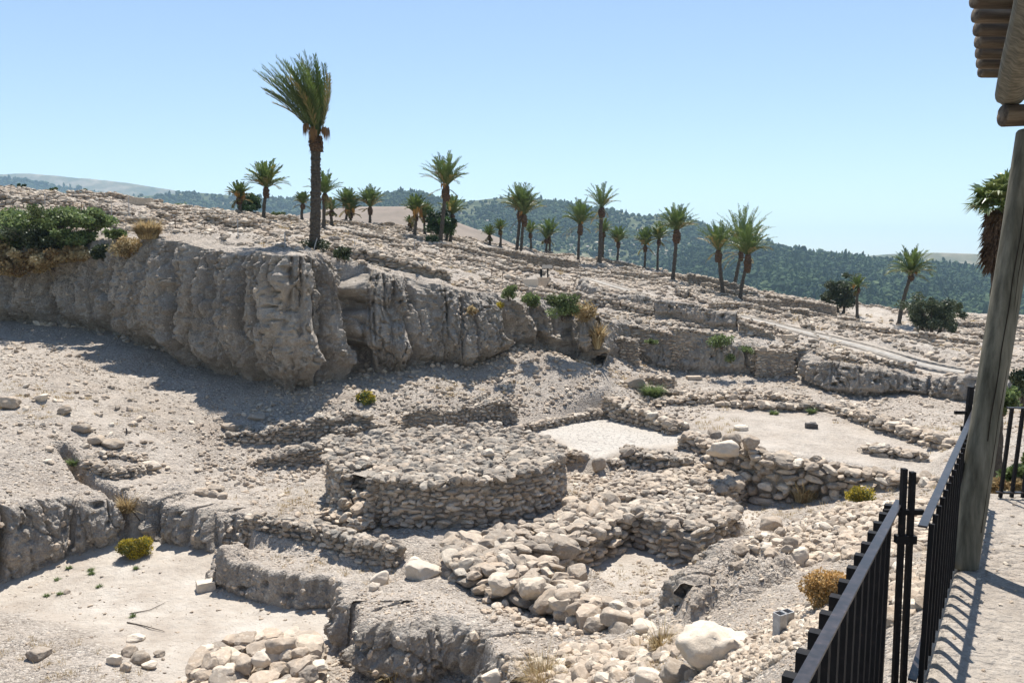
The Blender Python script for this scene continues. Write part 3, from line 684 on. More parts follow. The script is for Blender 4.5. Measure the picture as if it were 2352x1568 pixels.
    if core:
        cx, cy = pa.mean(0); ins = []
        for i in range(n):
            a, b, c = np.array(poly[i - 1]), np.array(poly[i]), np.array(poly[(i + 1) % n])
            t1 = (b - a) / (np.hypot(*(b - a)) + 1e-9); t2 = (c - b) / (np.hypot(*(c - b)) + 1e-9)
            nn = np.array([-t1[1] - t2[1], t1[0] + t2[0]]); nn /= np.hypot(*nn) + 1e-9
            ins.append(b + nn * size * 0.62)
        ins = np.array(ins); zb = (basefn(ins[:, 0], ins[:, 1]) if basefn else HA(ins[:, 0], ins[:, 1])) - 0.5
        tz = zt(ins[:, 0], ins[:, 1]) - size * 0.5
        bm = bmesh.new(); vs = [bm.verts.new((*p, t)) for p, t in zip(ins, tz)]; vb = [bm.verts.new((*p, t)) for p, t in zip(ins, zb)]
        try: bm.faces.new(vs)
        except ValueError: pass
        for i in range(n): bm.faces.new((vb[i], vb[(i + 1) % n], vs[(i + 1) % n], vs[i]))
        bmesh.ops.triangulate(bm, faces=bm.faces[:]); bm.verts.index_update()
        A.add([v.co[:] for v in bm.verts], [[v.index for v in f.verts] for f in bm.faces], 1, rnd=0.3, age=0.2); bm.free()
    if extra: extra(A)
    o = A.build(name, mats=[mat_ or MAT['stone'], MAT['earth']], parent=parent)
    return tag(o, label, cat, group) if parent is None else o
def W(name, label, pts, width, size=0.3, Y=None, **k):
    """wall from its top centre line: u, v, z of the top (or distance, when Y is set)"""
    c = [py(*p) for p in pts] if Y else [pz(*p) for p in pts]
    c = np.array(c)
    d = np.r_[0, np.cumsum(np.hypot(*(c[1:, :2] - c[:-1, :2]).T))]
    m = max(len(c), int(d[-1] / 0.8) + 1); s = np.linspace(0, d[-1], m)
    q = np.stack([np.interp(s, d, c[:, i]) for i in range(3)], 1)
    rr = np.random.default_rng(len(label)); q[1:-1, :2] += rr.normal(size=(m - 2, 2)) * 0.05 * min(1, float(np.min(width)))
    ww = np.broadcast_to(np.asarray(width, float), len(c)); wq = np.interp(s, d, ww)
    def zt(x, y):
        x = np.asarray(x, float); y = np.asarray(y, float)
        D = (x[..., None] - q[:, 0]) ** 2 + (y[..., None] - q[:, 1]) ** 2
        w = 1 / (D ** 2 + 1e-3); return (w * q[:, 2]).sum(-1) / w.sum(-1)
    return stone_mass(name, label, offset_poly(q, wq), zt, size, seed=k.pop('seed', len(label) * 3), **k)

# the great round altar with its stair notch
AC = np.array([-2.5, 30.2]); AR = 4.62
def altar():
    root = thing('round_stone_altar', 'great round stone platform with a stair cut into its near left side', 'altar', (AC[0], AC[1], -8.5))
    # outline: circle with a notch for the steps on the near left side
    th0 = math.radians(231)
    ang = np.linspace(0, 2 * np.pi, 60, endpoint=False)
    pts = []
    for a in ang:
        dd = (a - th0 + np.pi) % (2 * np.pi) - np.pi
        if abs(dd) < 0.14: continue
        pts.append((AC[0] + AR * math.cos(a), AC[1] + AR * math.sin(a), a))
    # insert the notch
    k = [i for i in range(len(pts)) if pts[i][2] < th0][-1]
    c, s = math.cos(th0), math.sin(th0); tx, ty = -s, c
    def npnt(r, o): return (AC[0] + r * c + o * tx, AC[1] + r * s + o * ty, th0)
    notch = [npnt(AR, -0.62), npnt(AR - 1.5, -0.6), npnt(AR - 1.5, 0.6), npnt(AR, 0.62)]
    pts = pts[:k + 1] + notch + pts[k + 1:]
    def zt(x, y):
        rr = np.hypot(x - AC[0], y - AC[1])
        return -6.92 - 0.22 * np.clip(1 - rr / AR, 0, 1) ** 0.5 + 0.04
    def base(x, y): return -8.5 + 0 * x
    o = stone_mass('drum', None, pts, zt, 0.315, age=(0.05, 1.0), rag=0.13, seed=5, parent=root, top_size=0.27, batter=0.07, basefn=base, aspect=1.65)
    o.location = -root.location
    for i in range(5):                                  # steps rising into the notch
        r_in, r_out = AR - 1.55 + 0.42 * i, AR - 1.55 + 0.42 * (i + 1) + 0.15
        hz = -7.05 - 0.30 * i; w = 0.55 + 0.13 * i
        poly = [npnt(r_in, -w)[:2], npnt(r_in, w)[:2], npnt(r_out, w + .05)[:2], npnt(r_out, -w - .05)[:2]]
        st = stone_mass('stone_step', None, poly, hz, 0.3, age=(0.0, 0.15), rag=0.02, seed=20 + i, parent=root, top_size=0.36, basefn=base)
        st.location = -root.location
altar()
def hit0(u, v):
    ys = np.linspace(7, 108, 1400); a, b, c = ray(u, v); t = terr(a / b * ys, ys)[0]; k = np.where(c / b * ys < t)[0]
    return (float(a / b * ys[k[0]]), float(ys[k[0]]), float(t[k[0]])) if len(k) else None
# ------------------------------------------------------------ the dry stone walls (top lines measured on the photograph)
W('dry_stone_wall', 'neat low stone wall ending beside two pale boulders, left front of the round platform', [(562,1184,-8.25),(640,1192,-8.2),(730,1206,-8.2),(830,1234,-8.25),(915,1258,-8.35)], 0.65, 0.27, age=(0.1,0.9), aspect=1.5)
W('dry_stone_wall', 'dark stone wall running left from the round platform', [(572,1062,-8.1),(640,1040,-7.75),(700,1028,-7.6),(755,1018,-7.5),(770,1000,-7.4)], 0.8, 0.25, age=(0.1,0.9))
W('rubble_retaining_wall', 'tumbled retaining wall under the slope, behind the dark wall left of the platform', [(455,1022,-7.8),(500,1008,-7.55),(560,998,-7.3),(640,975,-6.95),(720,960,-6.75),(800,950,-6.7),(850,952,-6.8)], [.5,.8,.6,.9,.6,.8,.6], 0.26, age=(0.1,0.8), rag=0.26)
W('rubble_retaining_wall', 'tall retaining wall of dark small stones behind the round platform', [(925,940,-6.55),(980,938,-6.5),(1040,940,-6.6),(1090,926,-6.45),(1140,918,-6.4),(1185,936,-6.75)], [.7,.9,.7,1.0,.9,.6], 0.25, age=(0.2,0.95), rag=0.26)
W('rubble_retaining_wall', 'stepped stone row between the round platform and the tall dark retaining wall', [(770,985,-7.2),(850,975,-7.3),(960,968,-7.3),(1060,965,-7.3),(1150,975,-7.35)], 0.6, 0.22, age=(0.1,0.7), rag=0.12)
W('low_stone_row', 'single course of stones edging the far side of the cracked mud floor', [(1160,988,-7.4),(1230,972,-7.4),(1310,955,-7.4),(1385,942,-7.35)], 0.45, 0.26, age=(0.1,0.4))
W('stone_wall_stub', 'broken stones between the round platform and the cracked mud floor', [(1262,1018,-7.55),(1300,1035,-7.75),(1350,1052,-7.9),(1400,1056,-7.9),(1440,1062,-7.95)], 0.5, 0.26, age=(0.1,0.6), rag=0.1)
W('double_course_wall', 'rounded pale wall running down from the square block to the two black stones', [(1395,905,-6.55),(1430,925,-6.8),(1470,940,-6.95),(1515,955,-7.1),(1555,972,-7.2)], 0.85, 0.36, age=(0.0,0.35), aspect=1.4)
W('stone_wall_stub', 'wedge of stones with a flat end between the mud floor and the boulder wall', [(1432,1030,-7.5),(1480,1040,-7.6),(1530,1048,-7.65),(1590,1050,-7.7)], 1.1, 0.3, age=(0.2,0.9), rag=0.1)
W('stone_wall_diagonal', 'low scattered wall leading from the black stones to the largest boulders', [(1575,996,-7.15),(1610,1005,-7.15),(1645,1018,-7.1),(1680,1032,-7.1)], 0.9, 0.38, age=(0.0,0.4), rag=0.12)
W('boulder_wall', 'high wall of big rounded boulders holding up the square floor', [(1640,1012,-6.95),(1700,1020,-6.85),(1760,1040,-6.95),(1830,1056,-7.05),(1900,1068,-7.1),(1980,1082,-7.15)], 0.9, 0.55, age=(0.0,0.5), rag=0.12, aspect=1.35)
W('boulder_wall', 'flat faced wall of squarer stones behind the yellow flowering shrub', [(1985,1083,-7.15),(2050,1092,-7.1),(2120,1102,-7.1),(2175,1112,-7.1)], 0.8, 0.42, age=(0.0,0.3), rag=0.06)
W('square_floor_wall', 'even row of blocks along the far edge of the square floor', [(1650,925,-6.95),(1720,928,-6.9),(1800,928,-6.9),(1850,930,-6.9),(1935,934,-6.85)], 0.6, 0.42, age=(0.0,0.4), aspect=1.25)
W('square_floor_wall', 'rubble wall falling from the pitted bank towards the fence corner', [(1935,932,-6.8),(1990,950,-6.75),(2040,965,-6.7),(2090,980,-6.75),(2150,1005,-6.8),(2200,1020,-6.8)], 1.1, 0.4, age=(0.0,0.4), rag=0.18)
W('square_floor_wall', 'short curved mound of stones at the right end of the square floor', [(1985,1020,-7.0),(2030,1030,-6.95),(2080,1035,-6.95),(2130,1042,-7.0)], 0.7, 0.36, age=(0.0,0.5), rag=0.12)
W('low_stone_row', 'thin line of stones beyond the square floor, beside the green tuft', [(1440,872,-6.4),(1500,888,-6.5),(1560,900,-6.6),(1640,905,-6.65),(1720,895,-6.6)], 0.5, 0.3, age=(0.0,0.4), rag=0.12)
W('stone_wall_stub', 'little rounded stub of wall under the far bank', [(1488,862,-6.2),(1520,866,-6.2),(1545,868,-6.2)], 0.8, 0.3, age=(0.1,0.5))
W('low_stone_row', 'scattered blocks between the thin stone line and the square floor wall', [(1500,920,-6.9),(1560,915,-6.85),(1640,912,-6.8),(1760,908,-6.8),(1850,912,-6.8)], 0.9, 0.34, age=(0.0,0.3), rag=0.2)
def PZ(l, z): return [pz(u, v, z) for u, v in l]
stone_mass('broad_stone_wall', 'broad flat topped wall sweeping past the right side of the round platform', PZ([(1015,1258),(1035,1228),(1130,1212),(1240,1190),(1320,1150),(1400,1128),(1480,1120),(1500,1150),(1455,1182),(1380,1222),(1290,1262),(1220,1256),(1120,1290),(1040,1300)], -8.15), -8.15, 0.42, age=(0.0,0.55), rag=0.08, seed=31, top_size=0.42)
stone_mass('broad_stone_wall', 'square cornered stone block jutting into the sunken room', PZ([(1452,1178),(1490,1140),(1600,1130),(1690,1150),(1703,1178),(1612,1222),(1530,1206)], -8.05), -8.05, 0.34, age=(0.0,0.7), rag=0.07, seed=32, top_size=0.24)
stone_mass('broad_stone_wall', 'wide spread of small stones behind the square cornered block', PZ([(1330,1142),(1400,1112),(1500,1088),(1600,1062),(1690,1058),(1735,1090),(1700,1112),(1610,1128),(1480,1136),(1400,1150)], -8.0), -8.0, 0.3, age=(0.0,0.45), rag=0.12, seed=33, top_size=0.26)
stone_mass('boulder_row', 'wide rough wall of large blocks running to the big boulders at the bottom', PZ([(1000,1283),(1055,1262),(1150,1280),(1260,1290),(1345,1322),(1340,1350),(1420,1385),(1500,1430),(1555,1470),(1530,1505),(1440,1480),(1340,1430),(1270,1385),(1180,1350),(1100,1335)], -8.25), -8.25, 0.55, age=(0.0,0.35), rag=0.16, seed=34, top_size=0.5, aspect=1.3)
stone_mass('rubble_heap', 'heap of pale rounded stones on the near edge of the pit', PZ([(430,1560),(440,1510),(520,1470),(590,1455),(650,1450),(745,1478),(755,1520),(700,1580),(600,1640),(450,1640)], -9.25), -9.25, 0.46, age=(0.0,0.1), rag=0.3, seed=35, top_size=0.46, aspect=1.2)
arc = [hit0(u, v) for u, v in ((200,1062),(222,1082),(258,1095),(300,1092),(338,1082))]
stone_mass('stone_wall_stub', 'arc of small stones on the left slope with a dark boulder at its top', offset_poly(arc, .55), lambda x, y: HA(x, y) + .28, .22, age=(0, .5), rag=.08, seed=91)
arc = [hit0(u, v) for u, v in ((232,1046),(262,1050),(300,1054),(335,1058))]
stone_mass('stone_wall_stub', 'short straight line of stones just above the arc on the left slope', offset_poly(arc, .4), lambda x, y: HA(x, y) + .16, .22, age=(0, .3), rag=.06, seed=92)
# upper mound
G2 = dict(group='ruined walls on the upper mound', level=2)
W('ruined_wall', 'dark long wall at the head of the mound above the green bushes', [(-60,446,62),(0,448,61),(60,457,60.5),(110,466,60),(150,474,59)], 1.0, 0.42, Y=1, age=(0.7,1.0), **G2)
W('ruined_wall', 'long shaded wall right of the cliff, below the undercut scarp', [(1372,738,52.5),(1420,742,52),(1480,752,51.5),(1530,764,51),(1572,772,50.5)], 0.9, 0.3, Y=1, age=(0.2,0.7), **G2)
W('ruined_wall', 'squared wall beside the gravel path, right of the undercut scarp', [(1360,656,64),(1420,668,63),(1500,682,62),(1580,700,61)], 0.9, 0.3, Y=1, age=(0.1,0.6), **G2)
W('ruined_wall', 'upper of two parallel walls below the olive trees', [(1800,722,66),(1860,733,65),(1950,744,64)], 0.8, 0.3, Y=1, age=(0.1,0.5), **G2)
W('ruined_wall', 'lower of two parallel walls below the olive trees, next to the path', [(1805,742,60),(1870,752,59),(1930,764,58),(1985,774,57)], 0.9, 0.3, Y=1, age=(0.1,0.5), **G2)
W('ruined_wall', 'shaded wall corner left of the parallel walls', [(1715,680,72),(1740,690,70),(1790,690,70)], 0.9, 0.3, Y=1, age=(0.3,0.8), **G2)
W('ruined_wall', 'long wall below the round green tree on the skyline', [(1060,562,88),(1150,572,85),(1240,588,83),(1330,600,82)], 1.0, 0.34, Y=1, age=(0.5,0.9), **G2)
W('ruined_wall', 'wall of stones crossing behind the great palm', [(745,527,70),(800,531,68),(870,541,66),(905,548,66)], 1.0, 0.34, Y=1, age=(0.2,0.7), **G2)
W('ruined_wall', 'stone wall running along the rim right of the great palm', [(770,566,47),(830,575,46.5),(900,590,46),(970,610,46),(1030,628,46.5)], 1.2, 0.36, Y=1, age=(0.2,0.8), rag=0.2, **G2)
W('ruined_wall', 'dim wall at the foot of the far bank, under the green creeper', [(1545,752,50.6),(1600,760,50.2),(1650,768,49.8)], 0.8, 0.26, Y=1, age=(0.3,0.7), **G2)
W('ruined_wall', 'coursed end of wall at the right end of the far bank', [(1735,800,48.6),(1780,806,48.4),(1825,806,48.2)], 0.7, 0.26, Y=1, age=(0.1,0.5), **G2)
W('ruined_wall', 'low kerb of stones below the path above the pitted bank', [(1840,790,50),(1920,806,48),(2010,822,46.5),(2100,836,45.5)], 0.7, 0.28, Y=1, age=(0.0,0.5), rag=0.15, **G2)
W('ruined_wall', 'little stone ring right of the shaded wall corner', [(1580,628,92),(1640,640,90),(1700,655,89)], 0.9, 0.3, Y=1, age=(0.3,0.7), **G2)
W('ruined_wall', 'thin bright wall left of the twin palms', [(930,522,84),(880,521,84),(840,522,84)], 0.7, 0.3, Y=1, age=(0.0,0.3), **G2)
W('ruined_wall', 'stone block foundation above the earth slope and steps', [(1195,640,60),(1260,652,59.5),(1300,660,59)], 0.8, 0.3, Y=1, age=(0.1,0.6), **G2)
W('ruined_wall', 'short dark pier of wall stones right of the last cliff pillar', [(1392,772,50.5),(1432,776,50),(1466,782,49.6)], 0.8, 0.28, Y=1, age=(0.3,0.8), **G2)
W('ruined_wall', 'low broken wall on the sandy shelf above the coursed wall end', [(1700,742,52),(1740,752,51.5),(1775,762,51)], 0.6, 0.26, Y=1, age=(0.1,0.6), rag=.15, **G2)
W('ruined_wall', 'dotted stone kerb along the near side of the path, right of the ochre block', [(1690,726,54.5),(1760,748,52.5),(1830,772,50.8)], 0.5, 0.24, Y=1, age=(0.0,0.5), rag=.15, **G2)
W('ruined_wall', 'thin stone line above the pitted bank reaching the far wall end', [(1770,792,49.2),(1850,800,48.6),(1930,818,46.6),(1990,826,45.8)], 0.5, 0.26, Y=1, age=(0.1,0.6), rag=.15, **G2)
W('ruined_wall', 'dark ragged wall stub at the foot of the rounded scarp', [(1385,712,55),(1430,722,54.5),(1468,726,54)], 0.8, 0.3, Y=1, age=(0.4,0.9), rag=.12, **G2)
W('ruined_wall', 'stone row below the group of three palms', [(1720,702,76),(1800,708,74),(1860,712,73)], 0.8, 0.3, Y=1, age=(0.2,0.7), **G2)
W('ruined_wall', 'long low wall climbing from the parallel walls toward the olive trees', [(1760,676,84),(1840,690,82),(1920,702,80)], 0.8, 0.3, Y=1, age=(0.2,0.7), **G2)
rr = np.random.default_rng(99)
def scatter_walls():
    A = Acc(); P, Hf, Rz, Tl, Ag = [], [], [], [], []
    done = 0
    while done < 230:
        y = rr.uniform(52, 104); x = rr.uniform(-0.62, 0.66) * y
        if sdpoly(np.array([x]), np.array([y]), HIGHPOLY)[0] < 3 or dline(np.array([x]), np.array([y]), PATH)[0] < 2.2 or dline(np.array([x]), np.array([y]), SAND)[0] < 4: continue
        done += 1
        a = rr.choice([0.12, 0.12, 1.5, -0.3]) + rr.normal() * 0.2; L = rr.uniform(2, 9); hgt = rr.uniform(0.1, 0.75)
        n = int(L / 0.3)
        for k in range(n):
            for side in (-0.3, 0, 0.3):
                for c in range(max(1, int(hgt / 0.22))):
                    s = (k + rr.uniform(-.3, .3)) * 0.3 - L / 2
                    P.append((x + s * math.cos(a) - side * math.sin(a), y + s * math.sin(a) + side * math.cos(a), 0.1 + c * 0.21)); q = rr.uniform(0.6, 1.2)
                    Hf.append((0.2 * q, 0.15 * q, 0.12 * q)); Rz.append(a + rr.normal() * 0.2); Tl.append(rr.normal(size=2) * 0.15); Ag.append(rr.uniform(0, 0.8))
    P = np.array(P); P[:, 2] += HA(P[:, 0], P[:, 1])
    addstones(A, P, Hf, Rz, Tl, 2, None, np.array(Ag), 3)
    return A
def scatter_rubble(A, n, yr, smin, smax, hi, thr=0.0, level=2, seed=0, agem=0.7, flat=1.0, avoid=True):
    r = np.random.default_rng(seed)
    y = yr[0] + (yr[1] - yr[0]) * r.random(n * 3) ** 0.8; x = r.uniform(-0.70, 0.72, n * 3) * np.maximum(y, 10)
    d = fbm(x * 0.16, y * 0.16, seed, 4) + 0.25 * r.normal(size=len(x))
    sh = sdpoly(x, y, HIGHPOLY)
    ok = (d > thr) & ((sh > 0.6) if hi else (sh < -0.25))
    ok &= dline(x, y, PATH) > 1.4; ok &= (dline(x, y, SAND) > 3) | (r.random(len(x)) < 0.1)
    ok &= sdpoly(x, y, PLAT) < -0.15
    if not hi and avoid:
        for p in (PLAZA, MUD): ok &= sdpoly(x, y, p) < 0.3
        ok &= (sdpoly(x, y, PIT) < 0.3) | (r.random(len(x)) < 0.12)
        ok &= np.hypot(x - AC[0], y - AC[1]) > AR + 0.2
    x, y = x[ok][:n], y[ok][:n]; n = len(x)
    s = smin + (smax - smin) * r.random(n) ** 3.2
    s = s * r.lognormal(0, 0.15, n)
    hs = s[:, None] * np.stack([r.uniform(.8, 1.3, n), r.uniform(.6, 1, n), r.uniform(.4, .75, n) * flat], 1) * 0.5
    z = HA(x, y) + hs[:, 2] * 0.3
    addstones(A, np.stack([x, y, z], 1), hs, r.uniform(0, 6.28, n), r.normal(size=(n, 2)) * 0.2, level, r.random(n) ** 1.2, r.uniform(0, agem, n) ** 1.5, seed)
A = scatter_walls()
scatter_rubble(A, 34000, (42, 106), 0.14, 0.62, True, -0.15, 2, 41)
tag(A.build('mound_rubble', MAT['stone']), 'grey and cream rubble strewn over the upper mound', None, kind='stuff')
A = Acc()
scatter_rubble(A, 26000, (9, 50), 0.03, 0.14, False, 0.02, 1, 42, 0.3)
scatter_rubble(A, 26000, (8, 24), 0.02, 0.07, False, -0.6, 1, 45, 0.3)
scatter_rubble(A, 2400, (8, 46), 0.08, 0.34, False, 0.28, 2, 43, 0.3)
# thick rubble on the slope below the fence
def slope_rubble(A, outline, z, n, smin, smax, seed, level=2, agem=0.5):
    poly = Q(outline, z); r = np.random.default_rng(seed); pa = np.array(poly)
    x = r.uniform(pa[:, 0].min(), pa[:, 0].max(), n * 4); y = r.uniform(pa[:, 1].min(), pa[:, 1].max(), n * 4)
    ok = (sdpoly(x, y, poly) > 0) & (sdpoly(x, y, PLAT) < -0.1) & (sdpoly(x, y, MUD) < .1) & (sdpoly(x, y, PLAZA) < .1) & (np.hypot(x - AC[0], y - AC[1]) > AR + .1); x, y = x[ok][:n], y[ok][:n]; n = len(x)
    s = smin + (smax - smin) * r.random(n) ** 2.6
    hs = s[:, None] * np.stack([r.uniform(.8, 1.3, n), r.uniform(.6, 1, n), r.uniform(.5, .8, n)], 1) * 0.5
    addstones(A, np.stack([x, y, HA(x, y) + hs[:, 2] * 0.35], 1), hs, r.uniform(0, 6.28, n), r.normal(size=(n, 2)) * 0.25, level, r.uniform(0.1, 1, n), r.uniform(0, agem, n) ** 1.5, seed)
slope_rubble(A, [(1750,1180),(1850,1140),(2000,1120),(2160,1150),(2180,1290),(2080,1420),(1900,1300),(1760,1290),(1700,1240)], -6.5, 5200, 0.05, 0.34, 46)
slope_rubble(A, [(1300,1430),(1560,1500),(1560,1600),(1250,1640)], -7.9, 900, 0.06, 0.42, 47)
slope_rubble(A, [(1560,1500),(1740,1470),(1850,1440),(1950,1440),(2000,1640),(1400,1640)], -5.5, 5200, 0.02, 0.17, 48)
slope_rubble(A, [(2040,1290),(2130,1290),(2130,1700),(2030,1700)], -4.0, 1100, 0.04, 0.25, 49)
slope_rubble(A, [(0,850),(180,850),(330,900),(360,990),(200,1010),(40,960)], -5.6, 420, 0.05, 0.36, 56, 2, .4)
slope_rubble(A, [(330,940),(560,960),(520,1050),(380,1080),(300,1020)], -7.2, 130, 0.05, 0.3, 57, 2, .4)
slope_rubble(A, [(560,930),(760,880),(960,900),(980,960),(700,960)], -6.6, 900, 0.04, 0.22, 58, 2, .4)
slope_rubble(A, [(1440,860),(1900,860),(2100,930),(1850,925),(1500,920)], -6.9, 1300, 0.05, 0.3, 59, 2, .4)
slope_rubble(A, [(860,890),(1210,880),(1220,990),(1100,1000),(880,985)], -6.6, 1100, 0.08, 0.34, 61, 2, .9)
slope_rubble(A, [(440,985),(640,945),(860,930),(870,1000),(700,1030),(480,1050)], -7.1, 900, 0.07, 0.32, 62, 2, .8)
slope_rubble(A, [(1260,1010),(1440,1010),(1480,1110),(1340,1130),(1290,1080)], -8.1, 350, 0.07, 0.32, 63, 2, .5)
slope_rubble(A, [(1180,940),(1400,900),(1640,900),(1640,1000),(1570,990),(1480,960),(1300,950)], -7.1, 420, 0.06, 0.3, 64, 2, .5)
slope_rubble(A, [(1080,1340),(1300,1440),(1300,1480),(1100,1400)], -8.6, 160, 0.05, 0.3, 65, 2, .3)
slope_rubble(A, [(1200,1240),(1330,1330),(1560,1260),(1700,1250),(1660,1300),(1440,1370)], -9.2, 160, 0.04, 0.2, 66, 2, .3)
slope_rubble(A, [(760,1410),(1070,1420),(1060,1560),(780,1540)], -9.0, 420, 0.03, 0.11, 50)
slope_rubble(A, [(780,1568),(1100,1545),(1350,1568),(1300,1700),(700,1700)], -8.9, 700, 0.05, 0.28, 51)
slope_rubble(A, [(1180,800),(1290,800),(1400,850),(1350,900),(1200,920),(1100,900)], -6.0, 1500, 0.06, 0.35, 52, 2, 0.5)
slope_rubble(A, [(1380,780),(1540,790),(1560,850),(1480,870),(1390,840)], -5.6, 900, 0.08, 0.4, 53, 2, 0.6)
slope_rubble(A, [(2200,1300),(2352,1200),(2500,1300),(2700,1700),(2100,1700),(2150,1400)], -2.4, 0, 0.01, 0.05, 60)
r_ = np.random.default_rng(8); px_ = r_.uniform(1, 7, 2600); py_ = r_.uniform(2, 9, 2600); ok_ = sdpoly(px_, py_, PLAT) > .12; px_, py_ = px_[ok_], py_[ok_]; sz_ = .004 + .02 * r_.random(len(px_)) ** 3
addstones(A, np.stack([px_, py_, HA(px_, py_) + sz_ * .2], 1), sz_[:, None] * np.array([1, .8, .6]), r_.uniform(0, 6, len(px_)), r_.normal(size=(len(px_), 2)) * .2, 1, r_.random(len(px_)), None, 4)
tag(A.build('trench_gravel', MAT['stone']), 'loose gravel and small stones over the trench slopes', None, kind='stuff')

A = Acc(); P_ = np.concatenate([e[0] for e in EMB]); H_s = np.concatenate([e[1] for e in EMB]); r_ = np.random.default_rng(12)
addstones(A, P_, H_s, r_.uniform(0, 6, len(P_)), r_.normal(size=(len(P_), 2)) * .4, 1, r_.random(len(P_)), None, 5)
tag(A.build('lodged_stones', MAT['stone']), 'small stones lodged in the eroded earth faces', None, kind='stuff')
r_ = np.random.default_rng(77); n_ = 9000; y_ = r_.uniform(13, 92, n_); x_ = r_.uniform(-.68, .68, n_) * y_
d_ = fbm(x_ * .13, y_ * .13, 61, 4) + .12 * r_.normal(size=n_); ok_ = (d_ > .30) & (sdpoly(x_, y_, PLAT) < -.2) & (sdpoly(x_, y_, MUD) < 0) & (dline(x_, y_, PATH) > 1.2) & (np.abs(sdpoly(x_, y_, HIGHPOLY)) > 1); x_, y_ = x_[ok_], y_[ok_]; z_ = HA(x_, y_)
A = Acc(); nb_ = 26; m_ = len(x_); b_ = np.repeat(np.stack([x_, y_, z_], 1), nb_, 0); sc_ = np.repeat(.5 + r_.random(m_), nb_) * np.clip(b_[:, 1] / 30, .8, 1.6); a_ = r_.uniform(0, 6.28, m_ * nb_)
b_ = b_ + np.stack([np.cos(a_), np.sin(a_), 0 * a_], 1) * (r_.random(m_ * nb_) ** .5 * .16 * sc_)[:, None]; l_ = .13 * sc_ * r_.uniform(.4, 1.2, m_ * nb_)
e_ = b_ + np.stack([np.cos(a_) * .6, np.sin(a_) * .6, .9 + 0 * a_], 1) * l_[:, None]; s_ = np.stack([-np.sin(a_), np.cos(a_), 0 * a_], 1) * (.006 * np.clip(b_[:, 1] / 22, 1, 4))[:, None]
A.add(np.stack([b_ - s_, b_ + s_, e_], 1).reshape(-1, 3), np.arange(m_ * nb_ * 3).reshape(-1, 3), 0, rnd=np.repeat(np.clip(r_.normal(.55, .25, m_ * nb_), 0, 1), 3))
tag(A.build('dry_grass', MAT['dry']), 'sparse dry grass in patches over the ground', None, kind='stuff')
